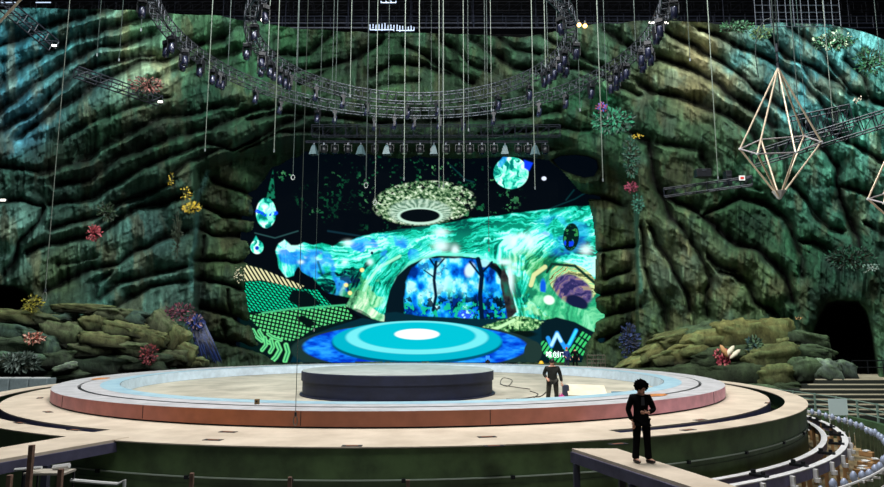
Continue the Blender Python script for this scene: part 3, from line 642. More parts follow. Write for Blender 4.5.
# walkways
def walkway(name, A, B, C, D, label, ext):
    """A,B far edge (left,right); D,C near edge; extended toward the viewer"""
    A, B, C, D = [Vector(at_z(*p, 0)) for p in (A, B, C, D)]
    dl = (D - A) * ext; dr = (C - B) * ext; D2 = A + dl; C2 = B + dr
    root = empty(name, (A.x, A.y, -2.3), label=label, cat='walkway'); o = Vector((A.x, A.y, -2.3))
    vs = [A, B, C2, D2]; top = [v - o + Vector((0, 0, .012)) for v in vs]; bot = [v - Vector((0, 0, .07)) for v in top]
    mb = MB(); mb.add(top + bot, [(0, 1, 2, 3), (7, 6, 5, 4), (0, 4, 5, 1), (1, 5, 6, 2), (2, 6, 7, 3), (3, 7, 4, 0)]); fixn(mb.build('walk_plate', M_DECK, root))
    for P0, P1 in ((A, D2), (B, C2)):
        p0 = P0 - o - Vector((0, 0, .18)); p1 = P1 - o - Vector((0, 0, .18)); d = p1 - p0
        mb = MB().box((p0 + p1) / 2, (.1, d.length, .24), rz=math.atan2(d.y, d.x) - PI / 2); mb.build('side_beam', mat('grey_blue_beam', (82, 80, 104), .5, .2, noise=.2, scale=3), root)
        n = 5
        for i in range(n):
            q = p0 + d * (.02 + i / (n - 1) * .96); MB().box((q.x, q.y, (2.0) / 2), (.14, .14, 2.0)).build('leg', mat('post_steel', (58, 60, 78), .55, .2), root)
    mb = MB()
    for i in range(8):
        q0 = A - o + (D2 - A) * (i + .5) / 8; q1 = B - o + (C2 - B) * (i + .5) / 8; mb.tube(q0 - Vector((0, 0, .2)), q1 - Vector((0, 0, .2)), .05)
    mb.build('cross_beam', mat('post_steel', (58, 60, 78)), root)
    return root
walkway('gangway', (572, 449), (617, 449), (736, 487), (690, 487), 'pale steel gangway at right on which the person in black stands', 2.2)
walkway('gangway', (86, 433.5), (129, 437.5), (0, 460), (-2, 448.5), 'pale steel gangway at left leading to the stage deck', 2.6)
# rusty rods and the white shelf in the basin (left front)
M_RUST = mat('rusty_rod', (128, 98, 84), .6, .1, noise=.3, scale=8)
for i, (px, py, Y, lb) in enumerate(((32, 445, 11.5, 'tall rusty post in front of the left gangway'), (10, 475, 12, 'short rusty post at the lower left corner'), (61, 469, 12, 'short rusty post beside the white shelf under the gangway'), (192, 473, 13.5, 'rusty post in the basin right of the left gangway'), (290, 477, 13.5, 'rusty post in the basin below the hanging loop'), (408, 480, 13.5, 'rusty post in the basin below the round platform'))):
    p = at(px, py, Y); r = empty('rusty_post', (p[0], p[1], -2.3), label=lb, cat='post')
    MB().box((0, 0, (p[2] + 2.3) / 2), (.075, .075, p[2] + 2.3)).build('post_shaft', M_RUST, r); MB().box((0, 0, .03), (.22, .22, .06)).build('base_plate', M_RUST, r)
p = at(50, 472, 12.6); r = empty('utility_shelf', (p[0], p[1], -2.3), label='white shelf stand with clamps on it under the left gangway', cat='shelf')
H = p[2] + 2.3
MB().box((0, 0, H), (.75, .4, .04)).build('shelf_top', mat('dull_white', (170, 162, 150), .6), r)
for sx_ in (-.34, .34):
    for sy_ in (-.2, .2): MB().box((sx_, sy_, H / 2), (.03, .03, H)).build('leg', mat('dark_leg', (50, 50, 54), .6), r)
MB().tube((-.6, -.1, H + .06), (-.1, -.1, H + .1), .03).tube((0, .1, H + .06), (.3, .1, H + .1), .05).build('clamp', M_WHITE, r)
p = at(118, 483, 12.8)
o = MB().path([(p[0] - .9, p[1], p[2] + .05), (p[0] - .3, p[1], p[2]), (p[0], p[1], p[2] - .02), (p[0] + .12, p[1], p[2] + .06), (p[0] + .15, p[1], -1.0), (p[0] + .15, p[1], -2.3)], .035).build('water_pipe', M_WHITE); tag(o, 'white bent water pipe between the left gangway legs', 'pipe')
# right basin: sand floor, rails, lugs, posts
o = MB().lathe([(19.0, -2.28), (23.5, -2.28)], c=(CX, CY, 0), n=80, a0=-PI * .45, a1=PI * .12).build('floor_sand', mat('basin_sand', (150, 128, 92), .85, noise=.5, scale=.9, col2=(58, 56, 42))); tag(o, kind='structure')
M_RAILT = mat('rail_white', (216, 214, 216), .45, noise=.1, scale=2)
for R0, lb, nlug in ((19.62, 'inner curved lavender rail hugging the green pool wall', 0), (20.3, 'outer curved lavender rail with white lugs around the pool', 1)):
    t = empty('curved_rail', (CX, CY, -2.28), label=lb, cat='rail'); z = 1.08; a0, a1 = -PI * .62, PI * .1
    L(MB().lathe([(R0 - .2, z), (R0, z), (R0, z - .03), (R0 - .2, z - .03)], n=120, a0=a0, a1=a1, closed_prof=True), 'rail_top', M_RAILT, t)
    L(MB().lathe([(R0 - .02, z - .03), (R0 - .02, z - .33), (R0 - .08, z - .33), (R0 - .08, z - .03)], n=120, a0=a0, a1=a1, closed_prof=True), 'rail_web', M_LAV, t)
    for i in range(30):
        a = a0 + (a1 - a0) * (i + .5) / 30
        MB().box((math.cos(a) * (R0 - .12), math.sin(a) * (R0 - .12), (z - .05) / 2), (.1, .1, z - .05), rz=a).build('leg', mat('timber_tan', (160, 122, 80), .7), t)
        if nlug: MB().box((math.cos(a) * (R0 + .06), math.sin(a) * (R0 + .06), z - .2), (.12, .1, .3), rz=a).tube((math.cos(a) * (R0 + .1), math.sin(a) * (R0 + .1), z - .42), (math.cos(a) * (R0 + .1), math.sin(a) * (R0 + .1), z - .3), .1, 8).build('lug', M_RAILT, t)
# clamps between the rails
c0 = None
for i, a in enumerate([-.98, -.86, -.72, -.60, -.48, -.36, -.24, -.14, -.04, .06]):
    if c0 is None:
        c0 = empty('rail_clamp_block', label='black clamp block bridging the two curved rails', cat='clamp', group='clamps between the curved rails')
        MB().box((0, 0, .04), (.5, .16, .08)).build('clamp_bar', M_BLACK, c0); MB().tube((-.16, 0, .08), (-.16, 0, .18), .07, 10).build('clamp_bolt', M_BLACK, c0); MB().tube((.12, 0, .08), (.12, 0, .16), .06, 10).build('clamp_bolt', M_BLACK, c0)
        c = c0
    else: c = dup(c0)
    c.location = (CX + math.cos(a) * 19.95, CY + math.sin(a) * 19.95, -1.22); c.rotation_euler = (0, 0, a)
# guard posts with pale heads
g0 = None
for i in range(46):
    a = -PI * .36 + i * (PI * .47) / 46; Rg = 21.5
    if g0 is None:
        g0 = empty('nozzle_post', label='dark post with pale round nozzle head in the curved row', cat='post', group='nozzle posts in the curved row around the pool')
        MB().box((0, 0, .42), (.16, .16, .84)).build('post_shaft', mat('olive_post', (56, 66, 42), .6, noise=.3, scale=4), g0)
        MB().lathe([(0, .80), (.05, .80), (.06, .88), (.10, .94), (.10, 1.04), (.06, 1.1), (.03, 1.14), (0, 1.14)], n=10).build('nozzle_head', mat('nozzle_pale', (150, 160, 186), .35, .1, noise=.2, scale=5), g0, True)
        MB().box((.16, 0, .9), (.2, .08, .06)).build('bracket', M_RAILT, g0); c = g0
    else: c = dup(g0)
    c.location = (CX + math.cos(a) * Rg, CY + math.sin(a) * Rg, -2.28); c.rotation_euler = (0, 0, a + random.uniform(-.2, .2))
    s = random.uniform(.94, 1.06); c.scale = (1, 1, s)
t = empty('hoop_rail', (CX, CY, -2.28), label='thin curved handrail running along the nozzle posts', cat='rail')
a0, a1 = -PI * .36, PI * .115
for R1, zz in ((21.68, .98), (21.68, .5)): MB().path([(math.cos(a0 + (a1 - a0) * i / 80) * R1, math.sin(a0 + (a1 - a0) * i / 80) * R1, zz) for i in range(81)], .035).build('hoop', M_RAILT, t)
# small pool lamps / scrap on the sand
s0 = None
for i in range(34):
    a = random.uniform(-.95, .15); rr = random.uniform(20.6, 21.25)
    if s0 is None:
        s0 = empty('timber_block', label='tan timber block lying on the sand between rail and posts', cat='timber', group='timber blocks on the sandy basin floor')
        bevel(MB().box((0, 0, .1), (.55, .2, .2)).build('block', mat('timber_tan', (160, 122, 80)), s0), .02); MB().box((0, 0, .22), (.2, .24, .04)).build('strap', M_WHITE, s0); c = s0
    else: c = dup(s0)
    c.location = (CX + math.cos(a) * rr, CY + math.sin(a) * rr, -2.27); c.rotation_euler = (0, 0, random.uniform(0, 6))
# green parapet with fence behind the posts, sign and steps
M_PAR = mat('parapet_green', (62, 92, 60), .6, noise=.3, scale=2)
t = empty('parapet', (CX, CY, -2.3), label='low green parapet wall with rail fence behind the nozzle posts', cat='wall')
a0, a1 = -PI * .22, PI * .13
L(MB().lathe([(23.3, 0), (23.3, .8), (23.6, .8), (23.6, 0)], n=60, a0=a0, a1=a1, closed_prof=True), 'parapet_wall', M_PAR, t)
for zz in (1.05, 1.35, 1.65): MB().path([(math.cos(a0 + (a1 - a0) * i / 40) * 23.5, math.sin(a0 + (a1 - a0) * i / 40) * 23.5, zz) for i in range(41)], .03).build('fence_rail', mat('fence_grey', (120, 142, 132), .5), t)
for i in range(15):
    a = a0 + (a1 - a0) * i / 14; MB().box((math.cos(a) * 23.5, math.sin(a) * 23.5, 1.25), (.08, .08, .9), rz=a).build('fence_post', mat('fence_grey', (120, 142, 132)), t)
p = at(838, 407, 34.0); sg = empty('notice_board', (p[0], p[1], p[2] - .6), label='blank pale blue notice board on the fence at right', cat='sign')
MB().box((0, 0, .6), (.95, .05, .82)).build('board', mat('pale_board', (196, 214, 216), .5), sg); MB().box((-.42, .04, .1), (.06, .06, 1.0)).build('leg', M_WHITE, sg); MB().box((.42, .04, .1), (.06, .06, 1.0)).build('leg', M_WHITE, sg)
# steps at right
sx0 = at(770, 400, 37)[0]
st = empty('seating_steps', (0, 0, 0), label='broad flight of cream edged steps below the right cave', cat='steps')
N = 8
for i in range(N):
    Y0 = 37.2 + i * 1.0; z = at(830, 414.5 - i * 5.0, Y0)[2]; xl = at(762 + i * 8, 400, Y0)[0]
    MB().box(((xl + 31) / 2, Y0 + .8, z - .7), (31 - xl, 1.9, 1.3)).build('step', mat('step_dark', (38, 42, 36), .8), st)
    MB().box(((xl + 31) / 2, Y0 + .05, z + .0), (31 - xl, .22, .06)).build('nosing', mat('step_cream', (206, 196, 170), .7), st)
zl = at(830, 377, 45.5)[2]
MB().box((30, 47.5, zl - .3), (14, 4.4, .5)).build('landing', mat('step_cream', (206, 196, 170)), st)
hr = empty('handrail', (0, 0, 0), label='black handrail on the landing outside the right cave', cat='railing')
pa = Vector(at(853, 374, 45.4)); pb = Vector(at(900, 374, 45.4))
for dz in (.45, .9): MB().tube(pa + Vector((0, 0, dz)), pb + Vector((0, 0, dz)), .04).build('rail_bar', M_BLACK, hr)
for f_ in (0, .33, .66, 1): q = pa.lerp(pb, f_); MB().tube(q, q + Vector((0, 0, .9)), .04).build('baluster', M_BLACK, hr)
# left stands behind the deck
M_CONC = mat('grey_block', (112, 124, 128), .7, noise=.25, scale=2)
for k in range(4):
    x = at(-14 + k * 19, 378, 41)[0]; t = empty('concrete_block', (x, 41, -2.3), label=['grey block at the left frame edge behind the deck', 'second grey block from the left behind the deck', 'third grey block from the left behind the deck', 'grey block nearest the pink ring behind the deck at left'][k], cat='block')
    zz = at(20, 378, 41)[2] + 2.3
    bevel(MB().box((0, 0, zz / 2), (1.12, 1.0, zz)).build('block_body', M_CONC, t), .05)
    MB().box((0, -.2, zz + .03), (1.0, .3, .06)).build('cap', M_WHITE, t)
# ================================================================== RIG: trusses, lamps, cables, ceiling
def truss_ring(cx, cy, cz, R, w, hgt, nseg, label, a0=0, a1=2 * PI, m=M_TRUSS):
    t = empty('ring_truss', (cx, cy, cz), label=label, cat='truss')
    for dr, dz in ((-w / 2, -hgt / 2), (w / 2, -hgt / 2), (-w / 2, hgt / 2), (w / 2, hgt / 2)):
        MB().path([(math.cos(a) * (R + dr), math.sin(a) * (R + dr), dz) for a in [2 * PI * i / nseg for i in range(nseg)]], .035, 5, closed=True).build('chord', m, t)
    mb = MB()
    for i in range(nseg):
        a = 2 * PI * i / nseg; b = 2 * PI * (i + 1) / nseg
        P = lambda a_, dr, dz: (math.cos(a_) * (R + dr), math.sin(a_) * (R + dr), dz)
        for s in (-1, 1):
            mb.tube(P(a, s * w / 2, -hgt / 2), P(a, s * w / 2, hgt / 2), .022, 4)
            if i % 2: mb.tube(P(a, s * w / 2, -hgt / 2), P(b, s * w / 2, hgt / 2), .018, 4)
            mb.tube(P(a, -w / 2, s * hgt / 2), P(b, w / 2, s * hgt / 2), .018, 4)
        mb.tube(P(a, -w / 2, -hgt / 2), P(a, w / 2, -hgt / 2), .022, 4); mb.tube(P(a, -w / 2, hgt / 2), P(a, w / 2, hgt / 2), .022, 4)
    mb.build('lacing', m, t); return t
def straight_truss(P0, P1, w, hgt, label, m=M_TRUSSD, name='truss_beam', step=.6):
    P0 = Vector(P0); P1 = Vector(P1); d = P1 - P0; Ln = d.length
    t = empty(name, P0, label=label, cat='truss'); t.rotation_euler = d.to_track_quat('X', 'Z').to_euler()
    for y, z in ((-w / 2, -hgt / 2), (w / 2, -hgt / 2), (-w / 2, hgt / 2), (w / 2, hgt / 2)): MB().tube((0, y, z), (Ln, y, z), .04, 6).build('chord', m, t)
    mb = MB(); n = max(2, int(Ln / step))
    for i in range(n + 1):
        x = Ln * i / n; x2 = Ln * min(i + 1, n) / n
        for s in (-1, 1):
            mb.tube((x, s * w / 2, -hgt / 2), (x, s * w / 2, hgt / 2), .025, 4); mb.tube((x, -w / 2, s * hgt / 2), (x, w / 2, s * hgt / 2), .025, 4)
            if i < n: mb.tube((x, s * w / 2, -hgt / 2), (x2, s * w / 2, hgt / 2), .02, 4)
    mb.build('lacing', m, t); return t
TX, TY = -1.6, 33.0
zo = at(408, 114, 46.2)[2]; zi = at(408, 99, 41.5)[2]
ro = truss_ring(TX, TY, zo, 13.0, .55, .6, 132, 'larger dark circular lighting truss hanging over the stage')
ri = truss_ring(TX, TY, zi, 8.4, .5, .6, 90, 'smaller dark circular lighting truss hung inside the larger ring')
# moving heads
def make_head(label, group, s=1.0):
    t = empty('moving_head_lamp', label=label, cat='stage lamp', group=group)
    b = bevel(MB().box((0, 0, -.11), (.36, .3, .2)).build('base', M_BLACK, t), .02)
    MB().tube((0, 0, 0), (0, 0, .12), .05, 8).box((0, 0, .14), (.14, .06, .12)).build('clamp', M_TRUSS, t)
    y = MB(); y.box((-.19, 0, -.42), (.05, .14, .46)).box((.19, 0, -.42), (.05, .14, .46)).box((0, 0, -.23), (.42, .16, .05)).build('yoke', M_BLACK, t)
    h = MB().lathe([(0, .22), (.09, .22), (.13, .14), (.145, -.06), (.15, -.28), (.12, -.30), (0, -.30)], n=14).build('head', mat('head_shell', (30, 34, 58), .3, .2), t, True)
    h.location = (0, 0, -.55); h.rotation_euler = (.25, 0, 0)
    MB().lathe([(0, -.305), (.11, -.302), (.11, -.31), (0, -.315)], n=14).build('lens', M_GLASS, h, True)
    return t
hA = make_head('black moving head lamp hung beneath the larger ring truss', 'moving heads on the larger ring truss')
hB = make_head('black moving head lamp hung beneath the smaller ring truss', 'moving heads on the smaller ring truss')
def ring_heads(h, R, z, n, grp, sc):
    first = True
    base = [2 * PI * (i + .5) / n + random.uniform(-.07, .07) for i in range(n)]; base = [b_ for b_ in base if random.random() > .22]
    for b_ in (.02, .10, .17, .24, .31, .38): base += [b_ + random.uniform(-.02, .02), PI - b_ + random.uniform(-.02, .02)]
    for a in base:
        # skip the near arc that lies overhead outside the picture
        x, y = TX + math.cos(a) * R, TY + math.sin(a) * R
        px, py = proj(x, y, z)
        if py < -40 or px < 0: continue
        c = h if first else dup(h); first = False
        dr_ = random.choice((-.25, .25)); c.location = (x + math.cos(a) * dr_, y + math.sin(a) * dr_, z - .45); c.rotation_euler = (0, 0, a + random.uniform(-.5, .5)); c.scale = (sc, sc, sc)
ring_heads(hA, 13.0, zo, 42, '', 1.1); ring_heads(hB, 8.4, zi, 24, '', 1.05)
# drop rods from ring trusses to the ceiling
ZC = 36.0
for (R, z, n, lb) in ((13.0, zo, 10, 'thin steel hanger rod holding the larger ring truss'), (8.4, zi, 8, 'thin steel hanger rod holding the smaller ring truss')):
    for i in range(n):
        a = 2 * PI * (i + .3) / n; x, y = TX + math.cos(a) * R, TY + math.sin(a) * R
        o = MB().tube((0, 0, 0), (0, 0, ZC - z - .3), .02, 6).build('hanger_rod', M_CABLED); o.location = (x, y, z + .3)
        tag(o, lb, 'rod', lb.replace('thin steel hanger rod holding', 'hanger rods of'))
# lamps directly above the portal: bars with par cans
bar = straight_truss(at(312, 131, 52), at(560, 131, 52), .5, .9, 'long straight lighting truss in front of the rock above the screen', M_TRUSSD, step=.9)
bar2 = straight_truss(at(306, 142, 51.5), at(548, 142, 51.5), .12, .12, 'thin lamp bar just above the video screen', M_TRUSSD, 'lamp_bar', 1.5)
def make_par(label, group):
    t = empty('hanging_lamp', label=label, cat='stage lamp', group=group)
    MB().box((0, 0, 0), (.12, .12, .2)).build('clamp', M_TRUSS, t)
    MB().box((-.3, 0, -.35), (.04, .1, .6)).box((.3, 0, -.35), (.04, .1, .6)).box((0, 0, -.08), (.64, .1, .05)).build('yoke', M_BLACK, t)
    MB().lathe([(0, .3), (.14, .3), (.22, .1), (.26, -.3), (0, -.3)], n=14, c=(0, 0, -.5)).build('can', M_BLACK, t, True)
    MB().lathe([(0, 0), (.2, 0)], n=14, c=(0, 0, -.81)).build('lens', M_GLASS, t)
    return t
pr = make_par('dark drum lamp hung from the bar above the screen', 'dark drum lamps above the screen'); first = True
for px in (324, 348, 390, 404, 420, 446, 470, 494, 518, 528, 545, 335, 375, 459, 482):
    c = pr if first else dup(pr); first = False; c.location = at(px, 144, 51.4); c.rotation_euler = (0, 0, random.uniform(-.4, .4))
def make_scoop(label, group):
    t = empty('scoop_lamp', label=label, cat='stage lamp', group=group)
    MB().tube((0, 0, 0), (0, 0, -.3), .06, 8).build('stem', M_TRUSS, t)
    MB().lathe([(.12, -.2), (.2, -.35), (.42, -1.0), (.44, -1.0), (.22, -.33), (.12, -.18)], n=4).build('shade', mat('pale_shade', (70, 92, 98), .4), t)
    MB().lathe([(0, -.3), (.15, -.35), (.18, -.6), (0, -.75)], n=10).build('bulb', mat('warm_bulb', (190, 165, 150), .4), t, True)
    return t
sc_ = None
for px, lb in ((314, 'pale flared lamp at the left end above the screen'), (361, 'pale flared lamp with warm bulb beside the hook cable'), (387, 'pale flared lamp left of the screen centre'), (434, 'pale flared lamp right of the screen centre'), (505, 'pale flared lamp above the round cyan lantern image'), (535, 'pale flared lamp nearest the dark rock hole')):
    if sc_ is None: sc_ = make_scoop(lb, None); c = sc_
    else: c = dup(sc_, label=lb)
    c.location = at(px, 143, 51.2); c.rotation_euler = (0, 0, random.uniform(0, 1))
# other straight trusses
M_LAMP = mat('white_lamp_glow', (255, 250, 240), emit=(255, 245, 235), estr=3.5)
def lamp_end(px, py, Y, lb, s=.5):
    s *= .75
    p = at(px, py, Y); t = empty('work_light', p, label=lb, cat='lamp')
    MB().box((0, 0, .12), (s * 1.1, s * .5, s * .5)).build('housing', M_BLACK, t); MB().box((0, -.28 * s - .02, .1), (s * .9, .05, s * .35)).build('lamp_face', M_LAMP, t)
straight_truss(at(-25, -20, 30), at(54, 46, 34), .5, .55, 'dark truss descending across the upper left corner'); lamp_end(55, 48, 33.6, 'small white work light at the end of the upper left truss', .35)
straight_truss(at(76, 72, 34), at(160, 101, 38), .5, .5, 'dark truss below the larger ring at upper left'); lamp_end(161, 104, 37.6, 'small white work light at the end of the left lower truss', .4)
lamp_end(4, 202, 40, 'small white work light on the rock at the left edge', .45)
straight_truss(at(664, 193, 40), at(752, 181, 38), .45, .5, 'short dark truss left of the crystal frame over the right rock')
bx = at(742, 178, 37.5); t = empty('warning_plate', bx, label='small white plate with a red mark on the short truss', cat='sign'); MB().box((0, 0, 0), (.35, .04, .3)).build('plate', M_WHITE, t); MB().box((0, -.03, 0), (.2, .02, .12)).build('red_mark', mat('red_mark', (210, 50, 40)), t)
straight_truss(at(752, 160, 34), at(905, 112, 31), .6, .75, 'long dark truss rising to the right edge behind the crystal frame')
straight_truss(at(792, 130, 33.5), at(850, 118, 32.5), .9, 1.2, 'dark cage truss section behind the crystal frame', step=.4)
for px, py in ((703, 165), (728, 170)):
    t = empty('flight_case', at(px, py + 14, 38.9), label='black equipment box on the short truss ' + ('at its middle' if px < 710 else 'near its right end'), cat='box')
    bevel(MB().box((0, 0, .35), (.9 if px < 710 else .35, .5, .5 if px < 710 else .9)).build('case_body', M_BLACK, t), .02); MB().box((0, -.26, .5), (.25, .03, .08)).build('case_latch', M_TRUSS, t)
# scrolling frame above: bright catwalk pieces in the black void
o = MB().box((0, 45, ZC + .2), (130, 90, .4)).build('ceiling', mat('ceiling_black', (10, 11, 16), .9)); tag(o, kind='structure')
o = MB().box((0, 66, 17), (130, .5, 40)).build('wall_rear', mat('void_black', (7, 8, 13), .9)); tag(o, kind='structure')
M_STEEL = mat('catwalk_steel', (40, 44, 58), .5, .3, noise=.4, scale=5)
for k, (Y, zz, lb) in enumerate(((58, 31.2, 'rear steel catwalk under the ceiling'), (52, 33.0, 'middle steel catwalk under the ceiling'), (61, 33.2, 'upper rear steel catwalk under the ceiling'))):
    t = empty('catwalk', (0, Y, zz), label=lb, cat='catwalk')
    MB().box((0, 0, 0), (90, 1.2, .12)).build('walk_deck', M_STEEL, t)
    mb = MB()
    for h_ in (.4, .75, 1.1): mb.tube((-45, -.6, h_), (45, -.6, h_), .03, 4)
    for i in range(61): mb.tube((-45 + i * 1.5, -.6, 0), (-45 + i * 1.5, -.6, 1.1), .035, 4)
    mb.build('guard_rail', M_STEEL, t)
    for i in range(16): MB().tube((-45 + i * 6, .5, 0), (-45 + i * 6, .5, ZC - zz), .05, 4).build('hanger', M_STEEL, t)
for i, Y in enumerate((40, 47, 54, 60)):
    o = straight_truss((-50, Y, 34.6), (50, Y, 34.6), .6, .9, ['ceiling beam nearest the viewer', 'second ceiling beam back', 'third ceiling beam back', 'rearmost ceiling beam'][i] + ' running across the hall', mat('beam_dark', (22, 25, 36), .6, .2), 'ceiling_truss', 1.2)
M_CATL = mat('cool_rail_glow', (200, 215, 240), emit=(190, 210, 245), estr=.7)  # rails glow by emission, standing in for light falling on them
def lit_frame(px0, px1, py0, py1, Y, n, lb):
    a = Vector(at(px0, py1, Y)); b = Vector(at(px1, py0, Y)); t = empty('lit_railing', a, label=lb, cat='railing'); W = b.x - a.x; Hh = b.z - a.z
    mb = MB()
    for i in range(n): x = W * i / (n - 1); mb.box((x, 0, Hh * random.uniform(.35, .6)), (.07, .05, Hh * random.uniform(.5, 1)))
    mb.build('uprights', M_CATL, t); MB().box((W / 2, 0, Hh * .15), (W, .05, .08)).build('lower_bar', M_CATL, t)
lit_frame(370, 394, 23, 31, 56.5, 9, 'cool white railing with its light painted in, left of centre on the rear catwalk'); lit_frame(397, 414, 25, 31.5, 56.5, 7, 'cool white railing with its light painted in, just right of centre on the rear catwalk'); lit_frame(381, 396, 0.5, 3, 53, 4, 'cool white lit bar high above the screen')
def strip(px0, px1, py, Y, lb, hh=.12, m=M_LAMP):
    a = Vector(at(px0, py, Y)); b = Vector(at(px1, py, Y)); t = empty('strip_light', a, label=lb, cat='lamp'); W = b.x - a.x
    MB().box((W / 2, .05, .06), (W + .1, .12, hh + .08)).build('housing', M_BLACK, t); MB().box((W / 2, -.03, .05), (W, .04, hh)).build('tube_light', m, t)
strip(649, 668, 23.5, 48, 'white strip light beside the larger ring truss at upper right', .14)
for px, lb in ((0, 'pale ceiling strip at the far upper left'), (35, 'short pale ceiling strip second from the left')): strip(px + 1, px + 16, 3.2, 53, lb, .08, M_CATL)
def bulb(px, py, Y, lb, col, s=.16):
    p = at(px, py, Y); t = empty('bulb_lamp', p, label=lb, cat='lamp')
    MB().lathe([(0, -s), (s * .8, -s * .5), (s, 0), (s * .8, s * .6), (0, s)], n=10).build('bulb', mat('glow_%d' % px, col, emit=col, estr=6), t, True); MB().tube((0, 0, s * .8), (0, 0, s * 2.2), s * .5, 8).build('socket', M_BLACK, t)
bulb(263, 20, 40, 'white bulb lamp beside the top of the smaller ring', (255, 240, 230), .14); bulb(579, 25, 40, 'warm yellow bulb lamp on the smaller ring at right', (255, 200, 120), .15); bulb(585, 26, 40, 'warm yellow bulb lamp just outside the smaller ring at right', (255, 190, 100), .15)
t = empty('scaffold', at(756, 26, 46), label='grey scaffold grid above the upper right rock', cat='scaffold')
W = 90 * pxm(46); Hh = 4.0; mb = MB()
for i in range(12): mb.tube((W * i / 11, 0, 0), (W * i / 11, 0, Hh), .03, 4)
mb.build('standards', mat('scaffold_grey', (74, 78, 88), .5, .3), t); mb = MB()
for j in range(8): mb.tube((0, .1, Hh * j / 7), (W, .1, Hh * j / 7), .03, 4)
mb.build('ledgers', mat('scaffold_grey', (100, 104, 110)), t)
# cables: (bottom px, bottom py, Y, radius px at that depth, material, end, label)
CAB = [(45, 292, 26, 1.0, 1, 'loop', 'long pale cable with a loop over the left boulders'), (205, 150, 34, .9, 1, 'tip', 'pale cable ending above the yellow plants at left'), (274, 151, 30, 1.1, 1, 'tip', 'thick pale cable ending left of the portal'),
 (293, 175, 40, .8, 0, 'hook', 'dim cable with small hook left of the lantern image'), (295.5, 416, 15.5, .8, 1, 'loop', 'longest pale cable ending in a loop in front of the ring'), (335, 120, 40, .8, 0, 'tip', 'dim cable left of the truss centre'), (350, 96, 38, .7, 1, 'tip', 'thin pale cable ending at the smaller ring at left of centre'),
 (366, 183, 30, 1.3, 0, 'ring', 'thick grey cable with a ring hook before the screen'), (375, 200, 36, .8, 1, 'ring', 'pale cable ending in a ring beside the nest image'), (404, 179, 38, 1.0, 1, 'tip', 'pale cable ending over the nest image'), (419, 98, 34, 1.0, 1, 'tip', 'pale cable ending at the centre of the smaller ring'),
 (439, 186, 32, .9, 1, 'tip', 'left one of the close pair of cables right of centre'), (443.5, 186, 34, .8, 1, 'tip', 'right one of the close pair of cables right of centre'), (464, 180, 40, .8, 1, 'tip', 'pale cable ending right of the nest image with a bright tip'), (468.5, 130, 42, .7, 0, 'tip', 'dim cable close right of the nest cable'), (489, 250, 42, .7, 0, 'tip', 'dim long cable over the root image'),
 (491.5, 110, 36, .6, 1, 'tip', 'thin pale cable ending at the larger ring right of centre'), (535, 188, 33, 1.0, 1, 'tip', 'pale cable passing the blue lantern image'), (545.5, 66, 34, .9, 1, 'tip', 'short pale cable inside the smaller ring at right'), (580, 110, 38, .7, 0, 'tip', 'dim cable crossing the outer truss at right'),
 (603, 180, 34, 1.1, 1, 'tip', 'pale cable in front of the red plant at right'), (607.5, 118, 36, .8, 0, 'tip', 'dim cable right beside the red plant cable'), (690, 60, 36, .7, 0, 'tip', 'dim cable right of the larger ring'), (718, 178, 36, 1.0, 1, 'tip', 'pale cable ending on the short truss at right'), (800, 128, 36, 1.3, 0, 'tip', 'thick dim cable right of the crystal frame'),
 (806, 122, 38, .7, 0, 'tip', 'thin dim cable second right of the crystal frame'), (833, 121, 33, .9, 1, 'tip', 'bright cable at upper right ending above the long truss'), (880, 60, 33, .8, 0, 'tip', 'dim cable at the far upper right'), (97, 55, 36, .6, 0, 'tip', 'thin dim cable over the upper left rock'), (119, 60, 36, .6, 0, 'tip', 'thin dim cable beside the left end of the larger ring'), (314, 330, 45, .5, 0, 'tip', 'very thin dim cable hanging before the root image'), (431, 150, 46, .5, 0, 'tip', 'very thin dim cable near the middle of the lamp bar'), (268, 60, 40, .7, 1, 'tip', 'short pale cable beside the white bulb'), (141, 30, 36, .7, 0, 'tip', 'short dim cable at the upper left of the larger ring')]
for px, py, Y, rp, br, end, lb in CAB:
    p = at(px, py, Y); r = rp * .5 * pxm(Y) * .85; t = empty('hanging_cable', p, label=lb, cat='cable')
    MB().tube((0, 0, 0), (0, 0, ZC - p[2]), r, 6).build('cable', M_CABLE if br else M_CABLED, t)
    s = pxm(Y)
    if end == 'loop': MB().path([(math.sin(a) * 1.9 * s, 0, -4.5 * s + math.cos(a) * 4.5 * s) for a in [2 * PI * i / 16 for i in range(16)]], .5 * s, 6, True).build('loop', M_CABLE, t); MB().tube((0, 0, 0), (0, 0, 3.5 * s), 1.2 * s, 8).build('ferrule', M_TRUSS, t)
    elif end in ('ring', 'hook'): MB().path([(math.sin(a) * 1.8 * s, 0, -2.6 * s + math.cos(a) * 2.6 * s) for a in [2 * PI * i / 14 for i in range(14)]], .45 * s, 6, True).build('ring_hook', mat('hook_grey', (150, 156, 156), .4), t)
    else: MB().tube((0, 0, -1.5 * s), (0, 0, 1.5 * s), 0.8 * s, 8).build('ferrule', mat('ferrule', (104, 112, 116), .4), t)
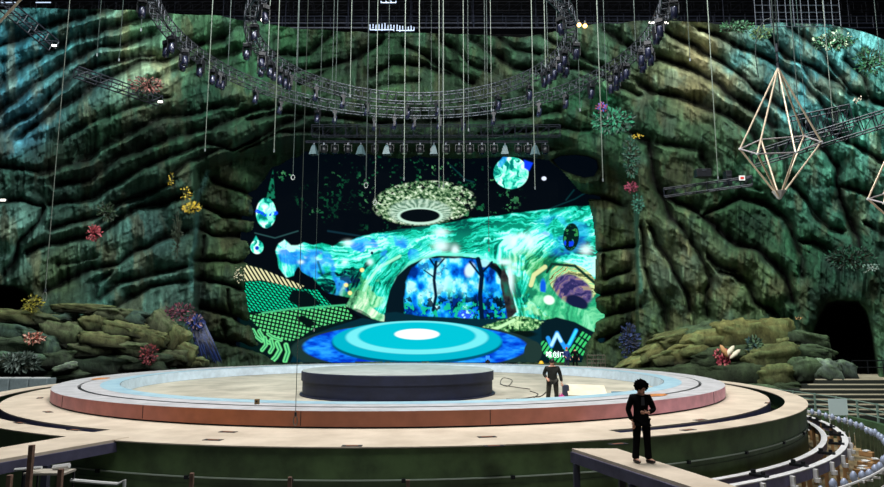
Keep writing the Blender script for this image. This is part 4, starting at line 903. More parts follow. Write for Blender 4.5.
# crystal frames
def crystal(name, Y, top, bot, eq, label, r):
    T = Vector(at(*top, Y)); Bm = Vector(at(*bot, Y)); t = empty(name, T, label=label, cat='lantern frame')
    E_ = [Vector(at(p[0], p[1], Y + p[2])) - T for p in eq]; B_ = Bm - T; O = Vector((0, 0, 0))
    for e in E_: MB().tube(O, e, r, 8).build('upper_tube', M_GOLD, t); MB().tube(B_, e, r, 8).build('lower_tube', M_GOLD, t)
    for i in range(len(E_)): MB().tube(E_[i], E_[(i + 1) % len(E_)], r * .8, 8).build('girdle_tube', mat('girdle_tube', (180, 172, 176), .4, .2), t)
    for e in E_ + [O, B_]:
        b = MB().lathe([(0, -r * 1.7), (r * 1.5, -r * .8), (r * 1.5, r * .8), (0, r * 1.7)], n=8, c=e); b.build('joint', M_WHITE, t)
    MB().lathe([(r * 1.5, 0), (r * 6, r * 7), (r * 7, r * 7.5), (r * 1.8, -r)], n=12, c=B_).build('tip_cup', M_WHITE, t)
    MB().tube(O, (0, 0, .18), r * 1.6, 8).tube((0, 0, .25), (0, 0, .5), r * 1.3, 8).tube((0, 0, .6), (0, 0, .9), r * 1.8, 8).tube((0, 0, .1), (0, 0, .8), r * .7, 6).tube((.0, 0, -.2), (0, 0, -.9), r * .9, 6).build('shackle', M_TRUSS, t)
    MB().tube((-.05, 0, .8), (-.05, 0, ZC - T.z), .025, 6).tube((.08, 0, .8), (.08, 0, ZC - T.z), .02, 6).build('suspension_cable', M_CABLED, t)
    return t
crystal('crystal_frame', 22, (778, 68), (779.5, 198), [(740, 149, 0), (757.5, 154, -1.2), (795.5, 152.5, -1.0), (821.5, 142, 0), (804, 136, 1.3), (761, 139.5, 1.2)], 'large hanging crystal shaped frame of pale gold tubes at upper right', .033)
crystal('crystal_frame', 21, (908, 110), (905, 232), [(868, 199, 0), (884, 203, -1.0), (922, 200, -1.0), (940, 194, 0), (925, 188, 1.2), (884, 194, 1.2)], 'second pale crystal frame cut off by the right frame edge', .033)
pts = [Vector(at(x, y, 22)) for x, y in ((777, 21), (771, 18), (765, 20), (759, 28), (756, 42), (755.5, 56), (757, 68), (758.5, 77))]
o = MB().path(pts, .018).build('drooping_wire', M_CABLED); tag(o, 'thin drooping wire curving left of the crystal frame cables', 'wire')
# boom at top left
o = MB().tube(at(-5, 27, 15), at(24, -4, 15), .03, 8).build('pale_rod', M_GOLD); tag(o, 'pale slanted rod crossing the top left corner', 'rod')
# ================================================================== OUTCROPS AND PLANTS
M_BOULD = attr_mat('boulder_rock', .8, 1.0, 1.8, lo=.3, hi=1.6, nrough=.72)
def boulder(root, cx, cy, w, h, Y, rot, col, seed, depth=None, sq=.5):
    """one weathered slab: centre px, half sizes px, rotation in the picture plane"""
    n1, n2 = 26, 36; c = Vector(at(cx, cy, Y)); s = pxm(Y); hw, hh = w * s, h * s; hd = depth or max(.6, min(hw, 2.0) * .8)
    rnd = random.Random(seed); th = np.linspace(0, PI, n1)[:, None]; ph = np.linspace(0, 2 * PI, n2)[None, :]
    def se(v, e): return np.sign(v) * np.abs(v) ** e
    x = se(np.sin(th), sq) * se(np.cos(ph), sq); y = se(np.sin(th), sq) * se(np.sin(ph), sq); z = se(np.cos(th), sq) + 0 * ph
    px = x * hw; pz = z * hh; py = y * hd
    nn = fbm(x * 1.7 + seed * 3.1 + z, z * 1.7 + y * 1.3 + seed, 4, seed)[:, :]; n2_ = fbm(x * 4 + seed + y, z * 5 - seed + y * 2, 3, seed + 5)
    k = 1 + (nn - .5) * .75 + (n2_ - .5) * .28; px = px * k; pz = pz * (1 + (nn - .5) * .5 + (n2_ - .5) * .3) ; py = py * k
    lay = np.sin(pz / (s * 3.4) + 5 * nn + seed); px *= 1 + .03 * lay; py *= 1 + .05 * lay
    ca, sa = math.cos(rot), math.sin(rot); X = px * ca - pz * sa; Z = px * sa + pz * ca
    P = np.stack([X + c.x - root.location.x, py + Y - root.location.y, Z + c.z - root.location.z], -1)
    for a in P: a[-1] = a[0]
    C = np.zeros(P.shape); base = linA(col)
    up = np.clip(z * .75 + .5, .10, 1.15)  # painted shading: boulder tops lighter, undersides darker
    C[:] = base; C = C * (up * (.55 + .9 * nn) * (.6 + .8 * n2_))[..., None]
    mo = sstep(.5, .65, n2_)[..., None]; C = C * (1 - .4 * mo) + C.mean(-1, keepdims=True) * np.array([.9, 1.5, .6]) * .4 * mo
    C[:, -1] = C[:, 0]
    return link('boulder', grid_mesh('boulder', P, None, np.clip(C * 1.1, .002, .9)), M_BOULD, root)
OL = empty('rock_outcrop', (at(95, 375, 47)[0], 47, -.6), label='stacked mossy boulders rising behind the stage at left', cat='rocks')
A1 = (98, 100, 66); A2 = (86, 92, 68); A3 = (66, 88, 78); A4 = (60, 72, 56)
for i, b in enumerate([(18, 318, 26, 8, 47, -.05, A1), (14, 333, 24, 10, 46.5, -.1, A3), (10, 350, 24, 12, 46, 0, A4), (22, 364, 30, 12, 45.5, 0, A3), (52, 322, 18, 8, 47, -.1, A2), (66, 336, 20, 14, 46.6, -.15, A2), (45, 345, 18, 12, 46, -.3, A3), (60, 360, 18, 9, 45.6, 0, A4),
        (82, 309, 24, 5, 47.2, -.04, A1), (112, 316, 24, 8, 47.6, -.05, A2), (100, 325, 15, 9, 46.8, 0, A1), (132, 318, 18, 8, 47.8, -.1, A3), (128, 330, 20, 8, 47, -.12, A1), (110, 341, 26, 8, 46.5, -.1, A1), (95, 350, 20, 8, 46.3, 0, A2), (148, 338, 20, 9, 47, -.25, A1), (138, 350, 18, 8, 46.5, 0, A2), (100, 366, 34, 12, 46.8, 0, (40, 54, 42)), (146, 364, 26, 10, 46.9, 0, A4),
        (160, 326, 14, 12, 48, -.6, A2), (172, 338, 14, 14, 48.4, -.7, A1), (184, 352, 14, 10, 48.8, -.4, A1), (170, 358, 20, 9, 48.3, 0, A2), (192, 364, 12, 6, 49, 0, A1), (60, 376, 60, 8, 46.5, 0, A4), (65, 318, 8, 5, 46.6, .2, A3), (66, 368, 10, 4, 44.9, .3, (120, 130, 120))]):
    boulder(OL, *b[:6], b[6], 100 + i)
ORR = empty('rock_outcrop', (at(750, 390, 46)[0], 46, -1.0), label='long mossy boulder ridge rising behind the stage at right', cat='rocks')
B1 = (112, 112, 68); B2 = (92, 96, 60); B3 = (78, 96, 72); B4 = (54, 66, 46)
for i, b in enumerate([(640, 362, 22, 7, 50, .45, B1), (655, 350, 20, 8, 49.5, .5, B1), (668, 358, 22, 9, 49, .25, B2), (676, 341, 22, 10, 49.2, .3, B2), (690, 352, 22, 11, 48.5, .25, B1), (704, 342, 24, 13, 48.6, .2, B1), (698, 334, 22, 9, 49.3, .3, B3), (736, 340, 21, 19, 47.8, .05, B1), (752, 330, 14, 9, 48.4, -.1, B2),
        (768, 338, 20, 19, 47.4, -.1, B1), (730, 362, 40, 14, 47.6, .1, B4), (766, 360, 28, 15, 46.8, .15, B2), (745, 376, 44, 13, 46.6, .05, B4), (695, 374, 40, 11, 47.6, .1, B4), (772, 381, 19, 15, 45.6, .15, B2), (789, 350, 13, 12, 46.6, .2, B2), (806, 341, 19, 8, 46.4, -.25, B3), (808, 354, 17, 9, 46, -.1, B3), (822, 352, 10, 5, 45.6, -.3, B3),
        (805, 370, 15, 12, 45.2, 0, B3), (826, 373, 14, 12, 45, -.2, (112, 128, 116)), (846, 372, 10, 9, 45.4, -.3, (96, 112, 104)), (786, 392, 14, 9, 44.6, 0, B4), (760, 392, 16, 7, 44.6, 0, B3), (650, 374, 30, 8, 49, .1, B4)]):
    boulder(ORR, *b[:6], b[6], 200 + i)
# dry planter growth & plants
def plant(name, cx, cy, w, h, Y, cols, label, n=60, leaf=.28, droop=0, seed=1, cat='plant', depth=.5):
    rnd = random.Random(seed); p = Vector(at(cx, cy, Y)); s = pxm(Y); t = empty(name, p, label=label, cat=cat)
    groups = [MB() for _ in cols]; st = MB()
    n = int(n * 2.2); leaf *= .5
    for i in range(n):
        a = rnd.uniform(0, 2 * PI); q = rnd.random() ** .6
        tip = Vector((math.cos(a) * q * w * s, rnd.uniform(-1, .3) * depth, math.sin(a) * q * h * s - droop * q))
        d = Vector((math.cos(a) + rnd.uniform(-.6, .6), rnd.uniform(-.6, .4), math.sin(a) + rnd.uniform(-.6, .6))).normalized()
        l = leaf * rnd.uniform(.6, 1.3); sd = d.cross(Vector((rnd.uniform(-.4, .4), 1, rnd.uniform(-.4, .4)))).normalized() * l * .28; nb = d.cross(sd).normalized() * l * .12
        g = groups[rnd.randrange(len(cols))]
        g.add([tip - d * l * .5, tip + sd + nb, tip + d * l * .6, tip - sd + nb, tip], [(0, 1, 4), (1, 2, 4), (2, 3, 4), (3, 0, 4)])
        if i % 3 == 0: st.tube((0, .1, -h * s * .4), tip, .025, 4)
    st.build('stems', mat('plant_stem', (44, 50, 34), .8), t)
    for k, g in enumerate(groups): g.build('leaves', mat('leaf_%s' % ('_'.join(map(str, cols[k]))), cols[k], .6), t)
    return t
RED = [(150, 50, 60), (120, 36, 50), (180, 84, 92)]; YEL = [(180, 150, 34), (206, 180, 60), (110, 104, 30)]; BLU = [(16, 26, 60), (28, 46, 96), (12, 16, 36)]; GRN = [(30, 76, 46), (46, 100, 62), (20, 50, 32)]
plant('red_shrub', 95, 233, 8, 8, 48.6, RED, 'small pink red shrub on the left rock wall', 50, .45, seed=2)
plant('dark_shrub', 108, 212, 9, 10, 49, [(24, 44, 26), (36, 60, 34)], 'dark green shrub above the pink red shrub on the left wall', 50, .5, seed=3)
plant('yellow_shrub', 193, 208, 9, 6, 50.6, YEL, 'bright yellow shrub on the corner of the left rock', 46, .5, seed=4)
plant('yellow_shrub', 187, 194, 6, 7, 50.8, YEL, 'smaller yellow shrub just above the corner of the left rock', 18, .35, seed=5)
plant('yellow_shrub', 172, 180, 3, 7, 50.8, YEL, 'thin trailing yellow shrub highest on the left rock', 12, .3, seed=6)
plant('trailing_vine', 178, 235, 5, 26, 50.6, [(20, 34, 24), (30, 48, 30)], 'dark vine trailing down the left rock below the yellow shrub', 60, .35, seed=7)
plant('yellow_shrub', 34, 304, 9, 9, 45.8, [(150, 140, 50), (110, 110, 40), (180, 170, 60)], 'dull yellow shrub beside the left cave mouth', 60, .42, seed=8)
plant('red_shrub', 36, 338, 8, 6, 44.6, [(200, 130, 110), (150, 70, 60), (220, 170, 150)], 'salmon coloured shrub in the left boulders below the cable loop', 40, .45, seed=9)
plant('red_shrub', 150, 354, 8, 10, 45.2, [(110, 40, 50), (150, 66, 70), (70, 30, 40)], 'dark red shrub at the foot of the left boulders', 70, .4, seed=10)
plant('red_shrub', 181, 312, 16, 9, 48.5, [(92, 48, 66), (130, 66, 84), (56, 34, 54)], 'purplish red shrub draped over the left boulders', 90, .42, seed=11)
plant('grass_tuft', 20, 362, 22, 10, 43.9, [(120, 134, 128), (70, 84, 76), (44, 56, 48)], 'pale grassy tuft at the foot of the left boulders', 120, .6, seed=12)
# blue fan: cloth-like blades sweeping down
def fan(cx0, cy0, cx1, cy1, w0, w1, Y, label, seed, name='blue_fan_coral'):
    rnd = random.Random(seed); t = empty(name, at(cx1, cy1, Y), label=label, cat='coral'); o = t.location; mbs = [MB(), MB(), MB()]
    for i in range(64):
        u0 = rnd.uniform(-1, 1); s0 = rnd.uniform(0, .25); s1 = rnd.uniform(.7, 1)
        pts = []
        for k in range(6):
            f_ = s0 + (s1 - s0) * k / 5; w = w0 + (w1 - w0) * f_
            pts.append(Vector(at(cx0 + (cx1 - cx0) * f_ + u0 * w + rnd.uniform(-.8, .8), cy0 + (cy1 - cy0) * f_, Y - .4 * math.sin(f_ * 3) + u0 * .3)) - o)
        mbs[i % 3].path(pts, .075, 5, taper=[.6, 1, 1.1, 1, .8, .3])
    for m_, c in zip(mbs, BLU): m_.build('fronds', mat('frond_%d' % c[2], c, .5), t)
    return t
fan(194, 314, 212, 364, 6, 12, 50.8, 'deep blue fan coral sweeping down beside the left boulders', 1)
plant('blue_shrub', 196, 322, 9, 8, 50.2, [(40, 66, 150), (24, 40, 96), (150, 120, 130)], 'blue leaf crown topping the deep blue fan coral', 60, .5, seed=14)
plant('blue_shrub', 629, 342, 10, 18, 51.0, [(26, 40, 80), (40, 62, 116), (16, 22, 44)], 'dark blue leafy shrub at the foot of the right rock column', 170, .5, seed=15)
plant('white_flower', 240, 275, 6, 8, 55.2, [(215, 205, 170), (235, 230, 200)], 'small cream flower cluster on the left portal column', 22, .26, seed=16)
plant('pink_coral', 722, 357, 9, 8, 46.0, [(205, 84, 104), (170, 50, 76), (230, 130, 130)], 'pink coral cluster on the right boulder ridge', 66, .42, seed=17, cat='coral')
for k, (dx, dy, rz, c) in enumerate(((0, -6, .5, (214, 160, 110)), (6, -6, -.7, (235, 225, 200)), (11, -3, -.9, (235, 225, 200)))):
    t = empty('shell', at(724 + dx, 357 + dy, 45.3), label=['tan shell standing in the pink coral', 'cream shell leaning right over the pink coral', 'cream shell at the right end of the pink coral'][k], cat='shell')
    o = MB().lathe([(0, -.5), (.12, -.35), (.18, 0), (.12, .35), (0, .5)], n=10).build('shell_body', mat('shell_%d' % k, c, .5), t, True); o.rotation_euler = (0, -rz * 1.0, 0)
plant('spiky_plant', 752, 345, 9, 9, 46.0, [(60, 90, 90), (34, 56, 44), (90, 120, 90)], 'dark spiky plant right of the pink coral', 60, .6, seed=18)
plant('red_shrub', 631, 188, 7, 5, 50.4, [(150, 56, 84), (110, 36, 60)], 'dark pink shrub hanging at the corner of the right rock', 40, .42, seed=19)
plant('red_shrub', 601, 108, 6, 5, 49.4, [(170, 60, 100), (120, 40, 90), (60, 90, 180)], 'magenta shrub under the larger ring truss at right', 36, .4, seed=20)
plant('yellow_shrub', 637, 137, 5, 2.5, 49.2, YEL, 'small yellow shrub high on the right of the portal', 16, .32, seed=21)
plant('teal_fern', 612, 122, 22, 13, 49.8, [(16, 88, 62), (10, 50, 38), (34, 120, 88)], 'broad teal fern hanging above the rock hole', 150, .75, seed=22)
plant('teal_fern', 630, 158, 8, 22, 50.0, [(14, 70, 52), (10, 46, 36)], 'teal fern trailing down the right side of the portal', 90, .6, seed=23)
plant('teal_fern', 637, 204, 6, 10, 50.4, [(50, 120, 100), (24, 80, 66)], 'pale teal frond below the dark pink shrub', 40, .45, seed=24)
plant('dead_branch', 148, 86, 17, 9, 36.6, [(104, 60, 54), (140, 84, 76), (60, 48, 42)], 'reddish brown dry branch cluster at the left end of the rings', 90, .36, seed=25, cat='branches')
plant('green_creeper', 735, 28, 18, 6, 44, GRN, 'dark green creeper on the rock edge left of the crystal cables', 90, .42, seed=26)
plant('green_creeper', 760, 34, 12, 7, 44, [(30, 60, 36), (50, 84, 50), (90, 110, 60)], 'dull green creeper behind the crystal cables', 60, .42, seed=27)
plant('green_creeper', 832, 42, 22, 10, 42, GRN + [(180, 190, 160)], 'leafy creeper with pale blooms on the upper right rock', 140, .45, seed=28)
plant('green_creeper', 868, 62, 16, 16, 41, GRN, 'green creeper near the upper right corner', 110, .45, seed=29)
plant('white_flower', 855, 101, 4, 3, 41, [(220, 200, 180)], 'tiny pale bloom on the right rock above the long truss', 10, .25, seed=30)
plant('green_creeper', 850, 258, 26, 12, 44.2, [(20, 60, 44), (30, 84, 60), (14, 40, 30)], 'dark creeper hanging over the right cave', 160, .5, seed=31)
plant('white_flower', 868, 268, 8, 5, 43.5, [(150, 180, 170), (190, 200, 190)], 'pale flower cluster over the right cave', 18, .3, seed=32)
plant('white_flower', 798, 318, 2, 2, 46, [(230, 180, 120)], 'tiny orange bloom beside the right cave', 6, .2, seed=33)
# ================================================================== PEOPLE AND PROPS
def skin(name, verts, edges, radii, m, parent, sub=2, root=0):
    me = bpy.data.meshes.new(name); me.from_pydata(verts, edges, []); o = bpy.data.objects.new(name, me); COL.objects.link(o)
    sk = o.modifiers.new('skin', 'SKIN'); sk.use_smooth_shade = True
    for i, v in enumerate(me.skin_vertices[0].data):
        r = radii[i]; v.radius = (r, r) if not isinstance(r, tuple) else r; v.use_root = (i == root)
    sb = o.modifiers.new('sub', 'SUBSURF'); sb.levels = sub; sb.render_levels = sub
    dg = bpy.context.evaluated_depsgraph_get(); ev = o.evaluated_get(dg); nm = bpy.data.meshes.new_from_object(ev)
    o.modifiers.clear(); o.data = nm; nm.materials.clear(); nm.materials.append(m); nm.shade_smooth(); o.parent = parent
    return o
M_SKIN = mat('skin', (226, 168, 146), .6, spec=.2); M_SUIT = mat('black_suit', (12, 12, 15), .9, spec=.08); M_HAIR = mat('black_hair', (7, 6, 7), 1.0, spec=.0); M_SHOE = mat('black_shoe', (12, 12, 14), .3)
def human(loc, rz, label, P, ms, H=1.74, hair='short', face=True):
    """P: joints in body space: x right of picture, y away(-) toward the viewer is negative, z up"""
    t = empty('person', loc, rz, label, 'person')
    n = ['pelvis', 'belly', 'chest', 'neck', 'headc', 'shL', 'elL', 'wrL', 'shR', 'elR', 'wrR', 'hipL', 'knL', 'anL', 'toL', 'hipR', 'knR', 'anR', 'toR']
    J = {k: Vector(v) for k, v in P.items()}
    V = [J[k] for k in n]; E_ = [(0, 1), (1, 2), (2, 3), (3, 4), (2, 5), (5, 6), (6, 7), (2, 8), (8, 9), (9, 10), (0, 11), (11, 12), (12, 13), (13, 14), (0, 15), (15, 16), (16, 17), (17, 18)]
    R = [.12, .115, .13, .055, .07, .065, .042, .028, .065, .042, .028, .085, .055, .04, .03, .085, .055, .04, .03]
    skin('body', V, E_, R, ms['skin'], t)
    # jacket
    def mid(a, b, f): return J[a].lerp(J[b], f)
    hem = [J['pelvis'] + Vector((0, 0, -.14)), J['pelvis'] + Vector((0, 0, .0)), J['belly'], J['chest'], J['neck'] + Vector((0, 0, -.05))]
    JV = hem + [J['shL'], mid('shL', 'elL', .5), J['elL'], mid('elL', 'wrL', .88), J['shR'], mid('shR', 'elR', .5), J['elR'], mid('elR', 'wrR', .88)]
    JE = [(0, 1), (1, 2), (2, 3), (3, 4), (3, 5), (5, 6), (6, 7), (7, 8), (3, 9), (9, 10), (10, 11), (11, 12)]
    JR = [(.185, .135), (.175, .13), (.155, .12), (.175, .13), .075, .085, .072, .06, .05, .085, .072, .06, .05]
    skin('jacket', JV, JE, JR, ms['top'], t, root=1)
    TV = [J['pelvis'] + Vector((0, 0, .04)), J['hipL'], mid('hipL', 'knL', .5), J['knL'], mid('knL', 'anL', .6), J['anL'] + Vector((0, 0, -.02)), J['hipR'], mid('hipR', 'knR', .5), J['knR'], mid('knR', 'anR', .6), J['anR'] + Vector((0, 0, -.02))]
    TE = [(0, 1), (1, 2), (2, 3), (3, 4), (4, 5), (0, 6), (6, 7), (7, 8), (8, 9), (9, 10)]
    skin('trousers', TV, TE, [.135, .105, .095, .08, .075, .088, .105, .095, .08, .075, .088], ms['legs'], t)
    for s in 'LR':
        a, b = J['an' + s], J['to' + s]; d = (b - a); d.z = 0; d.normalize(); g = Vector((a.x, a.y, .045))
        skin('shoe', [g - d * .06, g + d * .05, g + d * .17], [(0, 1), (1, 2)], [(.045, .045), (.05, .045), (.042, .03)], ms['shoe'], t)
    # head
    hd = J['headc'] + Vector((0, 0, .05)); fy = ms.get('face', Vector((0, -1, 0))); fq = Matrix.Rotation(math.atan2(fy.x, -fy.y), 3, 'Z') @ Matrix.Rotation(ms.get('nod', 0), 3, 'X')
    bm = bmesh.new(); bmesh.ops.create_uvsphere(bm, u_segments=28, v_segments=20, radius=1)
    for v in bm.verts:
        x, y, z = v.co; f = 1.0
        w = .076 * (1 - .22 * max(0, -z)); X_ = x * w; Y_ = y * .095 * (1 - .12 * max(0, -z)); Z_ = z * .118
        if y < -.55 and abs(x) < .22: Y_ -= .022 * math.exp(-((z + .12) / .16) ** 2) * (1 - abs(x) / .22)      # nose
        if y < -.4: Y_ += .008 * (math.exp(-((abs(x) - .38) / .18) ** 2) * math.exp(-((z - .05) / .12) ** 2))   # eye sockets
        if y < -.5: Y_ -= .006 * math.exp(-((z + .5) / .1) ** 2) * math.exp(-(x / .3) ** 2)                     # lips
        if y < -.3: Y_ -= .010 * math.exp(-((z + .85) / .2) ** 2)                                               # chin
        if abs(x) > .93: X_ *= 1.12 if abs(z) < .25 and abs(y) < .3 else 1
        v.co = Vector((X_, Y_, Z_))
    me = bpy.data.meshes.new('head'); bm.to_mesh(me); bm.free(); me.shade_smooth(); me.materials.append(ms['skin'])
    h = bpy.data.objects.new('head', me); COL.objects.link(h); h.parent = t; h.location = hd; h.rotation_euler = fq.to_euler()
    for s in (-1, 1):
        MB().lathe([(0, -.011), (.011, 0), (0, .011)], n=8, c=(s * .029, -.085, .007)).build('eye', mat('eye_dark', (20, 16, 16), .3), h, True)
        MB().lathe([(0, -.03), (.013, -.01), (.013, .012), (0, .03)], n=8, c=(s * .08, .005, -.005)).build('ear', ms['skin'], h, True)
    MB().box((0, -.094, -.06), (.045, .01, .008)).build('mouth', mat('lips', (150, 84, 78), .5), h)
    # hair
    rnd = random.Random(5); bm = bmesh.new(); bmesh.ops.create_icosphere(bm, subdivisions=4, radius=1)
    k = 1.68 if hair == 'curly' else 1.10
    for v in bm.verts:
        c = v.co.copy(); nz_ = .5 + .5 * math.sin(c.x * 13 + 2) * math.sin(c.y * 12 + 1) * math.sin(c.z * 14); rr = k * (1 + (.09 if hair == 'curly' else .02) * nz_)
        lo = 1.0
        if hair == 'curly':
            bb = 1 + .07 * math.sin(c.x * 17 + 1) * math.sin(c.y * 15) + .07 * math.sin(c.z * 16 + c.x * 9)
            v.co = Vector((c.x * .165 * bb, c.y * .145 * bb + .02, c.z * .135 * bb + .045)); continue
        v.co = Vector((c.x * .08 * rr, c.y * .1 * (rr if c.y > 0 else 1 + (rr - 1) * .45) + .012, c.z * .118 * (1 + (rr - 1) * .62) * lo + .022))
    dele = [v for v in bm.verts if (v.co.y < -.03 and v.co.z < (.035 if hair != 'curly' else .05) and abs(v.co.x) < (.2 if hair != 'curly' else .10)) or v.co.z < (-.075 if hair == 'curly' else -.03)]
    bmesh.ops.delete(bm, geom=dele, context='VERTS'); me = bpy.data.meshes.new('hair'); bm.to_mesh(me); bm.free(); me.shade_smooth(); me.materials.append(ms['hair'])
    ho = bpy.data.objects.new('hair', me); COL.objects.link(ho); ho.parent = h
    sd = ho.modifiers.new('solid', 'SOLIDIFY'); sd.thickness = .012; sd.offset = -1
    # hands: palm, four fingers and a thumb as one skin
    for s in 'LR':
        w, e = J['wr' + s], J['el' + s]; d = (w - e).normalized()
        if 'hand' + s in J: d = J['hand' + s].normalized()
        sdv = d.cross(Vector((0, 1, .2))).normalized(); up = sdv.cross(d).normalized(); cu = ms.get('curl', .5)
        verts = [w, w + d * .045, w + d * .085]; ed = [(0, 1), (1, 2)]; rad = [(.024, .018), (.032, .016), (.034, .014)]
        for q, (off, ln) in enumerate(((-.028, .062), (-.01, .074), (.01, .07), (.028, .055))):
            b0 = w + d * .09 + sdv * off; b1 = b0 + d * ln * .5 + up * ln * .12 * cu; b2 = b1 + d * ln * .4 + up * ln * .4 * cu
            n0 = len(verts); verts += [b0, b1, b2]; ed += [(2, n0), (n0, n0 + 1), (n0 + 1, n0 + 2)]; rad += [.009, .009, .007]
        n0 = len(verts); sg = 1 if s == 'L' else -1
        verts += [w + d * .035 + sdv * sg * .035 + up * .01, w + d * .075 + sdv * sg * .055 + up * .02]; ed += [(1, n0), (n0, n0 + 1)]; rad += [.011, .009]
        skin('hand', verts, ed, rad, ms['skin'], t, sub=2)
    return t
# person in black on the right gangway: looks down-right, right-side hand at the waist
p = at_z(643, 463, 0.012)
P1 = dict(pelvis=(0, 0, .93), belly=(0, .0, 1.10), chest=(-.01, -.01, 1.32), neck=(0, -.01, 1.44), headc=(.02, -.035, 1.51),
          shL=(-.18, 0, 1.36), elL=(-.27, .02, 1.10), wrL=(-.21, -.06, .86), shR=(.17, -.01, 1.36), elR=(.27, -.05, 1.10), wrR=(.08, -.20, 1.06),
          handL=(.25, -.2, -1), handR=(-1, -.3, .05),
          hipL=(-.09, 0, .88), knL=(-.12, -.02, .48), anL=(-.15, .02, .09), toL=(-.10, -.14, .04), hipR=(.09, 0, .88), knR=(.10, -.03, .48), anR=(.12, .0, .09), toR=(.22, -.13, .04))
t = human((p[0], p[1], .012), 0, 'person with bushy black hair in a black suit looking down on the gangway', P1, dict(skin=M_SKIN, top=M_SUIT, legs=M_SUIT, shoe=M_SHOE, hair=M_HAIR, face=Vector((.55, -.83, 0)), nod=.42, curl=.9), hair='curly')
MB().box((0, 0, 0), (.07, .01, .17)).build('shirt_front', mat('charcoal_shirt', (44, 46, 52), .7), t).location = (.01, -.137, 1.29)
# worker seen from behind on the stage floor
WK = mat('dark_work_clothes', (20, 22, 18), .8, noise=.3, scale=10); WT = mat('olive_work_trousers', (44, 42, 34), .8, noise=.3, scale=10); CAPM = mat('dark_cap', (18, 18, 20), .6)
p = at_z(553, 404, 0)
P2 = dict(pelvis=(0, 0, .90), belly=(0, 0, 1.08), chest=(0, .0, 1.30), neck=(.0, 0, 1.45), headc=(0, 0, 1.54), shL=(-.19, 0, 1.37), elL=(-.27, .04, 1.12), wrL=(-.20, -.12, .98), shR=(.19, 0, 1.37), elR=(.27, .02, 1.08), wrR=(.30, -.02, .82),
          hipL=(-.10, 0, .86), knL=(-.14, -.02, .47), anL=(-.16, .02, .09), toL=(-.18, .16, .04), hipR=(.10, 0, .86), knR=(.12, 0, .47), anR=(.13, .02, .09), toR=(.15, .16, .04))
t = human((p[0], p[1], 0), 0, 'worker in dark clothes and olive trousers seen from behind on the stage floor', P2, dict(skin=M_SKIN, top=WK, legs=WT, shoe=M_SHOE, hair=CAPM, face=Vector((0, 1, 0))))
t.scale = (1.2, 1.1, 1.02)
# two workers in front of the screen
BLUE = mat('blue_work_jacket', (28, 52, 120), .7, noise=.2, scale=10)
p = (at(568, 360, 52.4)[0], 52.9, -.05); P3 = {k: (v[0], v[1], v[2]) for k, v in P2.items()}
t = human(p, .3, 'worker in a blue jacket and red helmet in front of the video screen', P3, dict(skin=M_SKIN, top=BLUE, legs=mat('navy_trousers', (20, 28, 60), .8), shoe=M_SHOE, hair=mat('red_helmet', (190, 50, 40), .4), face=Vector((.2, 1, 0))))
p = (at(577.5, 360, 52.4)[0], 53.3, -.05)
t = human(p, -.4, 'worker in black beside the blue jacketed worker before the screen', P3, dict(skin=M_SKIN, top=M_SUIT, legs=M_SUIT, shoe=M_SHOE, hair=M_HAIR, face=Vector((-.3, 1, 0))))
# props on the stage
p = at_z(586, 399, .01); t = empty('flat_panel', (p[0], p[1], .01), -.02, 'cream panel leaning on a dark box on the stage floor', 'panel')
o = MB().box((0, 0, 0), (1.62, .95, .05)).build('panel_board', mat('cream_panel', (214, 200, 176), .6, noise=.1, scale=2), t); o.location = (.05, .1, .34); o.rotation_euler = (.42, .03, -.05)
bevel(MB().box((.05, .38, .14), (1.4, .4, .26)).build('box_body', M_BLACK, t), .02); bevel(MB().box((-.82, .15, .3), (.26, .3, .55)).build('side_case', mat('dark_blue_case', (48, 56, 78), .5), t), .04)
p = at_z(561, 401.5, .01); t = empty('plastic_bag', (p[0], p[1], .01), 0, 'small magenta plastic bag on the stage floor', 'bag')
bm = bmesh.new(); bmesh.ops.create_icosphere(bm, subdivisions=3, radius=.19)
for v in bm.verts: v.co = Vector((v.co.x * (1 + .3 * math.sin(v.co.z * 20)), v.co.y, max(0, v.co.z * .75 + .13 + .03 * math.sin(v.co.x * 30))))
me = bpy.data.meshes.new('bag_body'); bm.to_mesh(me); bm.free(); link('bag_body', me, mat('magenta_plastic', (190, 50, 130), .4), t, True)
MB().path([(-.06, 0, .24), (-.04, 0, .33), (.04, 0, .34), (.06, 0, .24)], .015).build('handle', mat('magenta_plastic', (190, 50, 130)), t)
p = at_z(625, 399, .01); t = empty('tool_crate', (p[0], p[1], .01), 0, 'open blue tool crate on the stage floor behind the standing person', 'crate')
mb = MB().box((0, 0, .03), (1.0, .5, .05)); mb.box((-.49, 0, .16), (.03, .5, .26)).box((.49, 0, .16), (.03, .5, .26)).box((0, -.24, .16), (1, .03, .26)).box((0, .24, .16), (1, .03, .26)); mb.build('crate_body', mat('crate_blue', (90, 140, 170), .5), t)
MB().tube((-.3, 0, .2), (.3, .05, .32), .04).tube((.1, -.1, .2), (.4, .1, .36), .03).build('tools', mat('tool_grey', (150, 160, 160), .4, .4), t)
p = at(541.5, 367, 49.5); t = empty('hard_hat', (p[0], 49.6, ZR + .012), 0, 'small yellow hard hat on the ring curb near the screen', 'helmet')
MB().lathe([(.24, 0), (.17, .03), (.16, .12), (.1, .2), (0, .22)], n=14).build('shell', mat('yellow_plastic', (226, 180, 30), .4), t, True); MB().box((0, 0, .2), (.03, .2, .04)).build('ridge', mat('yellow_plastic', (226, 180, 30)), t)
